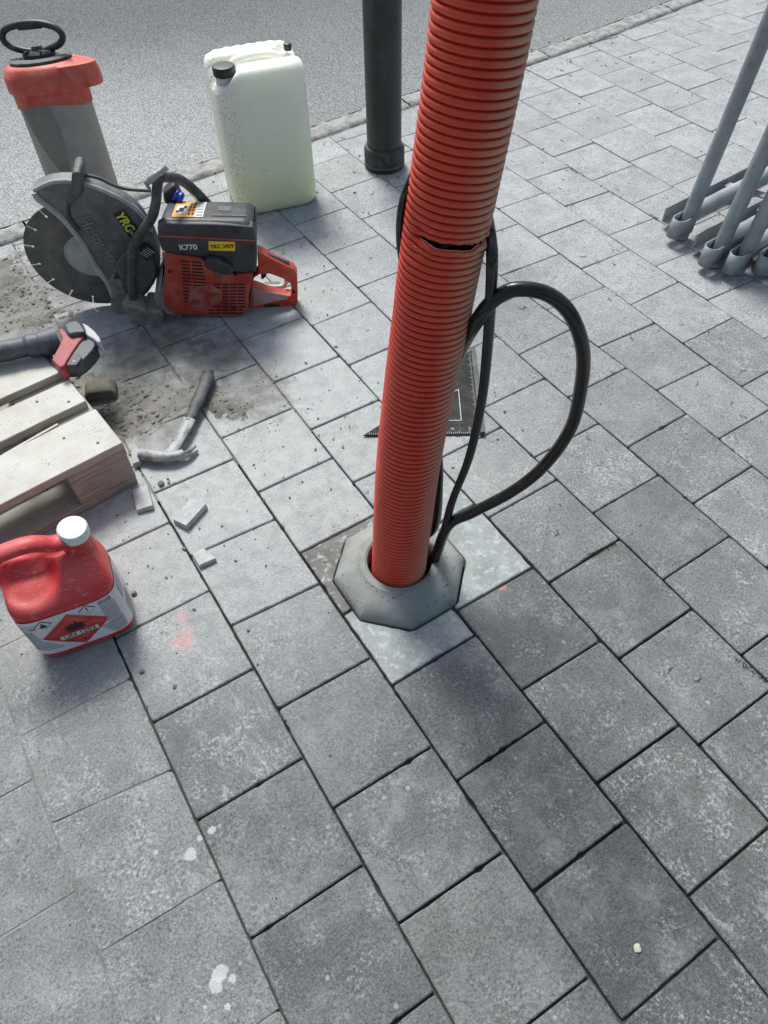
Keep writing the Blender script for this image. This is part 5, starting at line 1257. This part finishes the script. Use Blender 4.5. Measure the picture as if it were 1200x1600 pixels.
def barrier(i, foot, topv, rail_dir, lab):
    b = empty('barrier_frame', (foot[0], foot[1], 0), 0, lab, 'barrier frame', 'galvanised barrier frames stacked on the right')
    up = (Vector(topv)-Vector(foot)).normalized(); rd = Vector(rail_dir).normalized()
    tube('post', [up*0.004, up*1.25], 0.0232, M_galv, b, curve=False, seg=24, cap=True)
    # U strap round the foot
    sd_ = -rd; nrm = Vector((-rd.y, rd.x, 0)); pth = []
    for k in range(0, 15):
        a = pi/2+pi*k/14; pth.append(up*0.075+sd_*(0.058)+(-sd_)*(cos(a)*-0.0)*0)
    P = [nrm*0.0245+sd_*-0.012, nrm*0.0245+sd_*0.03]+[sd_*(0.048+0.0245*sin(pi*k/10))+nrm*(0.0245*cos(pi*k/10)) for k in range(11)]+[nrm*-0.0245+sd_*0.03, nrm*-0.0245+sd_*-0.012]
    V = []; F = []; 
    for p in P:
        lo = p+Vector((0,0,0.026))+Vector((up.x,up.y,0))*0.02; V += [lo, lo+up*0.060]
    for k in range(len(P)-1): F.append((2*k, 2*k+2, 2*k+3, 2*k+1))
    o = mesh('foot_strap', V, F, M_galv, b, smooth=60); s_ = o.modifiers.new('plate', 'SOLIDIFY'); s_.thickness = 0.0035
    z0 = 0.085
    r0 = up*z0
    tube('bottom_rail', [r0, r0+rd*2.0], 0.0232, M_galv, b, curve=False, seg=24)
    V, F = box_vf(rd*1.0+Vector((0,0,0.045))+nrm*0.085, (2.0,0.004,0.050), rot=Matrix.Rotation(math.atan2(rd.y, rd.x), 3, 'Z'))
    V2, F2 = box_vf(rd*1.0+Vector((0,0,0.022))+nrm*0.066, (2.0,0.038,0.004), rot=Matrix.Rotation(math.atan2(rd.y, rd.x), 3, 'Z'), off=8)
    mesh('angle_bar', V+V2, F+F2, M_galv, b)
    for k in range(1, 5):
        q = r0+rd*(0.34*k+0.09); tube('infill_bar', [q, q+up*1.1], 0.0085, M_galv, b, curve=False, seg=12)
    box('cross_brace', tuple(rd*0.34+Vector((0,0,0.05))), (0.035,0.16,0.006), M_galv, b, rot=Matrix.Rotation(math.atan2(rd.y, rd.x)+0.3, 3, 'Z') , bev=0)
    return b
labs = ['galvanised steel barrier frame standing rearmost and leftmost of the stack', 'galvanised barrier frame, second of the stack counted from the kerb', 'galvanised barrier frame touching the right side of the second one', 'galvanised barrier frame cut off by the right picture edge']
for i, (ft, tp_) in enumerate(FRAMES_): barrier(i, ft, tp_, (1.0, 0.075, 0), labs[i])

# ---------------------------------------------------------------- pallet
def wood(name, a, b, dustc=(0.60,0.60,0.575), amt=0.6):
    t = NT(name, 0.85); p = t.pos(False); gr = t.noise(t.map(p, (1.2,16,16)), 9, 5, 0.7, 1.5); n2 = t.noise(p, 11, 4, 0.6); n3 = t.noise(p, 150, 3, 0.7)
    c = t.mix(t.ramp(gr, 0.35, 0.65), a, b)
    nz = t.n('ShaderNodeSeparateXYZ'); t.put(nz.inputs[0], t.n('ShaderNodeNewGeometry').outputs['Normal'])
    k = t.math('MULTIPLY', t.ramp(nz.outputs['Z'], 0.3, 0.95, 0.25, 1.0), t.ramp(n2, 0.25, 0.7, 0.55, 1.0)); k = t.math('MULTIPLY', k, amt, clamp=True)
    c = t.mix(k, c, dustc)
    sp = t.math('MULTIPLY', t.ramp(t.voro(p, 130), 0.28, 0.16), t.ramp(t.noise(p, 14, 4, 0.7), 0.50, 0.62)); c = t.mix(t.math('MULTIPLY', sp, 0.8), c, (0.12,0.11,0.095))
    t.color(c); t.bump(t.math('ADD', gr, t.math('MULTIPLY', n3, 0.6)), 0.35, 0.002); return t.m
M_wd = wood('dusty_pallet_board', (0.30,0.25,0.18), (0.42,0.36,0.27), amt=0.9); M_wb = wood('pallet_block', (0.20,0.165,0.125), (0.36,0.31,0.25), amt=0.45)
pal = empty('pallet', (0.196,0.527,0), radians(6.5), 'dust-covered wooden pallet reaching in from the left edge', 'pallet')
def plank(name, x0, x1, y0, y1, z0, z1, mat, chamf=0.0, knot=0):
    n = 24; V = []; F = []
    xs_ = [x0+(x1-x0)*i/n for i in range(n+1)]
    prof_ = [(y0,z0),(y1,z0),(y1,z1),(y0,z1)]
    for i, x in enumerate(xs_):
        for (y, z) in prof_:
            w = 0.0012*noise.noise(Vector((x*11, y*9, z*5)))
            c_ = chamf*max(0, 1-(x1-x)/max(1e-6, chamf)) if chamf and x > x1-chamf*1.001 else 0
            yy = y+(c_ if y == y0 else -c_*0.3)+w
            V.append((x, yy, z+w))
    for i in range(n):
        for k in range(4): F.append((i*4+k, i*4+(k+1) % 4, (i+1)*4+(k+1) % 4, (i+1)*4+k))
    F += [(0,1,2,3), (n*4+3,n*4+2,n*4+1,n*4)]
    return mesh(name, V, F, mat, pal, bev=0.0025)
yb = 0.0
for w in (0.145,0.100,0.145):
    plank('top_board', -1.2, 0.0 if w == 0.145 else -0.006, yb, yb+w, 0.1225, 0.144, M_wd); yb += w+0.041
for x_ in (-0.145, -0.66, -1.2): plank('cross_board', x_, x_+0.145, 0.001, 0.471, 0.1000, 0.1223, M_wb)
for x_ in (-0.146, -0.66, -1.198):
    for y_ in (0.002, 0.332):
        wdt = 0.143 if y_ != 0.332 else 0.145
        box('block', (x_+0.0725, y_+0.05 if y_ == 0.002 else y_+0.07, 0.061), (wdt, 0.10 if y_ == 0.002 else 0.14, 0.0775), M_wb, pal, bev=0.003)
for y_ in (0.0, 0.37): plank('bottom_board', -1.2, -0.004, y_+0.001, y_+0.101, 0.001, 0.022, M_wb)
for (x_, y_) in ((-0.045,0.035),(-0.100,0.10),(-0.04,0.21),(-0.1,0.26)):
    lathe('nail', [(0.0001,0.1454),(0.0035,0.1452),(0.004,0.1438)], M_blk, pal, 10, Matrix.Translation((x_, y_, 0)))
box('splinter', (-0.16,0.165,0.128), (0.14,0.006,0.004), M_wd, pal, rot=Matrix.Rotation(0.1, 3, 'Z'), bev=0)
mw = empty('wood_offcut', (0.222,0.885,0), radians(-18), 'short dark wooden offcut lying in the sludge beyond the pallet end', 'wood offcut')
pr = [(-0.040,0.0),(0.040,0.0),(0.042,0.020),(0.028,0.034),(-0.030,0.036),(-0.042,0.022)]
prism('offcut', pr, -0.025, 0.030, dusty('wet_dark_wood', (0.10,0.088,0.07), (0.24,0.22,0.19), 0.5, 0.85, scale=20, bump=0.5), mw, bev=0.006)

# ---------------------------------------------------------------- cordless grinder resting on the pallet
M_gr = dusty('grinder_dark_rubber', (0.028,0.033,0.043), (0.30,0.32,0.34), 0.30, 0.42, scale=14, spots=0.5)
M_gred = dusty('grinder_red_plastic', (0.32,0.016,0.024), (0.48,0.34,0.34), 0.28, 0.5, scale=25, spots=0.5)
M_gpal = dusty('grinder_clear_guard', (0.42,0.45,0.46), (0.50,0.50,0.49), 0.6, 0.5, scale=25)
gr = empty('cordless_grinder', (0,0,0), 0, 'dusty dark cordless grinder with red battery foot lying on the pallet', 'grinder')
tube('grip_body', [(-0.0467, 0.9889, 0.182), (0.0117, 0.9736, 0.18), (0.0709, 0.9581, 0.178), (0.1088, 0.9495, 0.177), (0.1435, 0.9401, 0.176), (0.1793, 0.9378, 0.176)], [0.0300]*8+[0.027]*8+[0.0255]*8+[0.030]*8+[0.0335]*9, M_gr, gr, k=8, seg=22)
def slab(name, ptsw, h, mat, bev=0.006):
    n = len(ptsw); c = sum((Vector(p) for p in ptsw), Vector((0,0,0)))/n
    V = [Vector(p) for p in ptsw]+[Vector(p)-Vector((0,0,h)) for p in ptsw]
    F = [tuple(range(n)), tuple(range(2*n-1, n-1, -1))]+[(i, (i+1) % n, n+(i+1) % n, n+i) for i in range(n)]
    return mesh(name, V, F, mat, gr, bev=bev, seg=4)
slab('red_foot', [(0.1935, 0.9677, 0.186), (0.204, 0.9607, 0.186), (0.2063, 0.9226, 0.186), (0.2229, 0.9221, 0.186), (0.2456, 0.9095, 0.186), (0.2436, 0.8993, 0.186), (0.2213, 0.882, 0.186), (0.19, 0.8481, 0.186), (0.1619, 0.8137, 0.186), (0.1494, 0.8123, 0.186), (0.1416, 0.8533, 0.186), (0.1686, 0.8896, 0.186), (0.1893, 0.9213, 0.186), (0.1897, 0.9414, 0.186)], 0.044, M_gred, 0.004)
bt = slab('battery', [(0.2228, 0.8915, 0.18), (0.2439, 0.9083, 0.18), (0.2542, 0.8949, 0.18), (0.2573, 0.8747, 0.18), (0.2542, 0.8566, 0.18), (0.2404, 0.8405, 0.18), (0.2236, 0.8271, 0.18), (0.2058, 0.8146, 0.18), (0.1845, 0.8071, 0.18), (0.1622, 0.8205, 0.18)], 0.040, M_gr, 0.004)
slab('battery_rib', [(0.1975, 0.8436, 0.184), (0.2053, 0.8384, 0.184), (0.2093, 0.8212, 0.184), (0.1882, 0.8013, 0.184), (0.1709, 0.8105, 0.184), (0.1798, 0.8262, 0.184)], 0.012, M_black, 0.002)
slab('dust_cover', [(0.2521, 0.9516, 0.19), (0.2614, 0.932, 0.19), (0.2683, 0.9013, 0.19), (0.2713, 0.8684, 0.19), (0.2684, 0.8474, 0.19), (0.2602, 0.8478, 0.19), (0.2554, 0.8713, 0.19), (0.2448, 0.8987, 0.19), (0.2499, 0.9186, 0.19)], 0.030, M_gpal, 0.004)
slab('release_button', [(0.2092, 0.9512, 0.2), (0.2232, 0.9602, 0.2), (0.2434, 0.9531, 0.2), (0.2483, 0.933, 0.2), (0.2487, 0.9039, 0.2), (0.2439, 0.8932, 0.2), (0.2206, 0.9072, 0.2), (0.2106, 0.9062, 0.2), (0.2064, 0.9243, 0.2)], 0.030, M_gr, 0.006)
tube('body_collar', [(0.14, 0.9394, 0.176), (0.1623, 0.9367, 0.176), (0.1821, 0.9359, 0.176)], 0.0335, M_gr, gr, k=3, seg=22)
tube('strap_end', [(0.133, 0.9279, 0.15), (0.1374, 0.9049, 0.15), (0.1478, 0.866, 0.15), (0.1567, 0.8502, 0.15)], 0.004, M_black, gr, k=4, seg=8)
_p = Vector((0.1874, 0.8151, 0.1855)); text('battery_mark', '5', 0.013, M_whl, gr, Matrix.Translation(_p) @ Matrix.Rotation(radians(10), 4, 'Z'))

# ---------------------------------------------------------------- claw hammer
ham = empty('claw_hammer', (0.30,0.60,0), 0, 'claw hammer with black grip and dust-whitened steel head lying at the pallet corner', 'hammer')
HO = Vector((0.30,0.60,0)); M_hst = dusty('dusty_hammer_steel', (0.24,0.25,0.26), (0.50,0.51,0.51), 0.62, 0.4, metal=0.4, scale=45, spots=0.6, var=0.55, bump=0.5); M_hgr = dusty('hammer_black_grip', (0.022,0.026,0.028), (0.34,0.34,0.33), 0.28, 0.55, scale=24, spots=0.9)
def hl(P): return [Vector(p)-HO for p in P]
tube('grip', hl([(0.4973, 0.7847, 0.022), (0.4762, 0.7488, 0.024), (0.4379, 0.7042, 0.024), (0.4009, 0.6611, 0.024), (0.3736, 0.6309, 0.024)]), [0.0150]*4+[0.0185]*4+[0.0165]*5+[0.0160]*5+[0.0170]*5+[0.0145]*6+[0.012]*4, M_hgr, ham, k=8, seg=18, sx=0.8, sy=1.1)
tube('shaft', hl([(0.3801, 0.6378, 0.024), (0.3447, 0.6001, 0.024), (0.313, 0.5699, 0.024), (0.2856, 0.5498, 0.023)]), lambda t: 0.0105+0.0035*abs(t-0.5)*2, M_hst, ham, k=6, seg=10, sx=0.7, sy=1.25)
hp_ = [Vector(p) for p in hl([(0.2284, 0.5962, 0.022), (0.2398, 0.5861, 0.022), (0.2518, 0.573, 0.022), (0.2732, 0.5538, 0.022), (0.2971, 0.5407, 0.022), (0.3216, 0.5376, 0.022)])]
path_ = catmull(hp_, 6); nP = len(path_)
def head_r(t):
    if t < 0.10: return 0.0155
    if t < 0.20: return 0.0165-0.030*(t-0.10)
    if t < 0.55: return 0.0140+0.003*sin((t-0.2)/0.35*pi)
    return 0.0140-0.008*(t-0.55)
v_, f_ = sweep(path_, head_r, 14, sx=1.0, sy=1.0); mesh('head', v_, f_, M_hst, ham, smooth=45)
tube('claw', hl([(0.3062, 0.5384, 0.021), (0.3313, 0.5382, 0.018), (0.3589, 0.5531, 0.012)]), lambda t: 0.0095*(1-t*0.65), M_hst, ham, k=6, seg=8, sx=1.1, sy=0.8)
tube('claw', hl([(0.3041, 0.5352, 0.018), (0.3303, 0.5301, 0.014), (0.3575, 0.5399, 0.008)]), lambda t: 0.0095*(1-t*0.65), M_hst, ham, k=6, seg=8, sx=1.1, sy=0.8)

# ---------------------------------------------------------------- cut paver chips and stones
M_chip = dusty('chip_concrete', (0.36,0.37,0.37), (0.50,0.51,0.51), 0.6, 0.9, scale=40, spots=0.2, bump=0.5)
def chip(P, h, label, mat=M_chip, name='paver_offcut', cat='concrete offcut', group='concrete offcuts lying on the pavers'):
    P = [Vector((p[0], p[1])) for p in P]; c = sum(P, Vector((0,0)))/len(P); n = len(P)
    V = [(p.x-c.x, p.y-c.y, h*(1+0.10*((i*7) % 3-1))) for i, p in enumerate(P)]+[((p.x-c.x)*1.03, (p.y-c.y)*1.03, 0.0) for p in P]
    o = mesh(name, V, [tuple(range(n)), tuple(range(2*n-1, n-1, -1))]+[(i, (i+1) % n, n+(i+1) % n, n+i) for i in range(n)], mat, None, bev=0.0012)
    o.location = (c.x, c.y, 0.0005); tag(o, label, cat, group); return o
chip([(0.1695, 0.5026, 0.014), (0.207, 0.4975, 0.014), (0.1946, 0.4269, 0.014), (0.1561, 0.4358, 0.014)], 0.014, 'small square concrete offcut touching the pallet foot')
chip([(0.2797, 0.3974, 0.016), (0.3036, 0.3606, 0.016), (0.2374, 0.3242, 0.016), (0.2189, 0.361, 0.016)], 0.016, 'largest pale wedge-shaped concrete offcut, alone on a paver right of the pallet')
chip([(0.2466, 0.2477, 0.012), (0.2583, 0.2065, 0.012), (0.2183, 0.2078, 0.012), (0.2181, 0.2473, 0.012)], 0.012, 'square concrete offcut lying over a joint nearest the conduit base')
chip([(0.2114, 0.6223, 0.018), (0.2306, 0.6281, 0.018), (0.2309, 0.6016, 0.018), (0.2188, 0.5783, 0.018), (0.2001, 0.5778, 0.018)], 0.018, 'small white lump of concrete between pallet corner and hammer face')
def stone(p, r, label, mat, seed):
    V = []; F = []; rg2 = random.Random(seed)
    bm = bmesh.new(); bmesh.ops.create_icosphere(bm, subdivisions=2, radius=r)
    for v in bm.verts: v.co *= 1+0.38*noise.noise(v.co*(1.3/r)*0.8+Vector((seed,0,0))); v.co.z *= 0.72
    me = bpy.data.meshes.new('pebble'); bm.to_mesh(me); bm.free(); me.materials.append(mat)
    o = link(bpy.data.objects.new('pebble', me)); o.location = (p[0], p[1], r*0.5); tag(o, label, 'pebble', 'pebbles on the paving'); return o
M_peb = dusty('pebble_stone', (0.13,0.13,0.125), (0.30,0.30,0.29), 0.4, 0.9, scale=120, bump=0.5)
for q, r_, lb in [((0.0693, 0.2258), 0.0062, 'dark grey pebble right beside the fuel can'), ((0.0172, 0.0404), 0.0052, 'dark pebble below the fuel can, left of a pair'), ((0.0606, -0.0275), 0.004, 'lone dark pebble near the bottom edge of its paver'), ((0.2091, 0.2779), 0.0048, 'grey pebble stuck in the joint beside the square offcut'), ((0.2374, 0.4916), 0.0085, 'larger pale mortar lump below the hammer head'), ((0.2549, 0.485), 0.004, 'small dark pebble beside the mortar lump below the hammer')]: stone(q, r_, lb, M_peb, int(q[0]*1000) % 97)
gum = stone((0.5161, -0.8551, 0.0), 0.0066, 'round pale flat pebble on the paver at the bottom right', plain('pale_pebble', (0.55,0.53,0.46), 0.8), 5); gum.scale = (1,1,0.45); gum.location.z = 0.0028
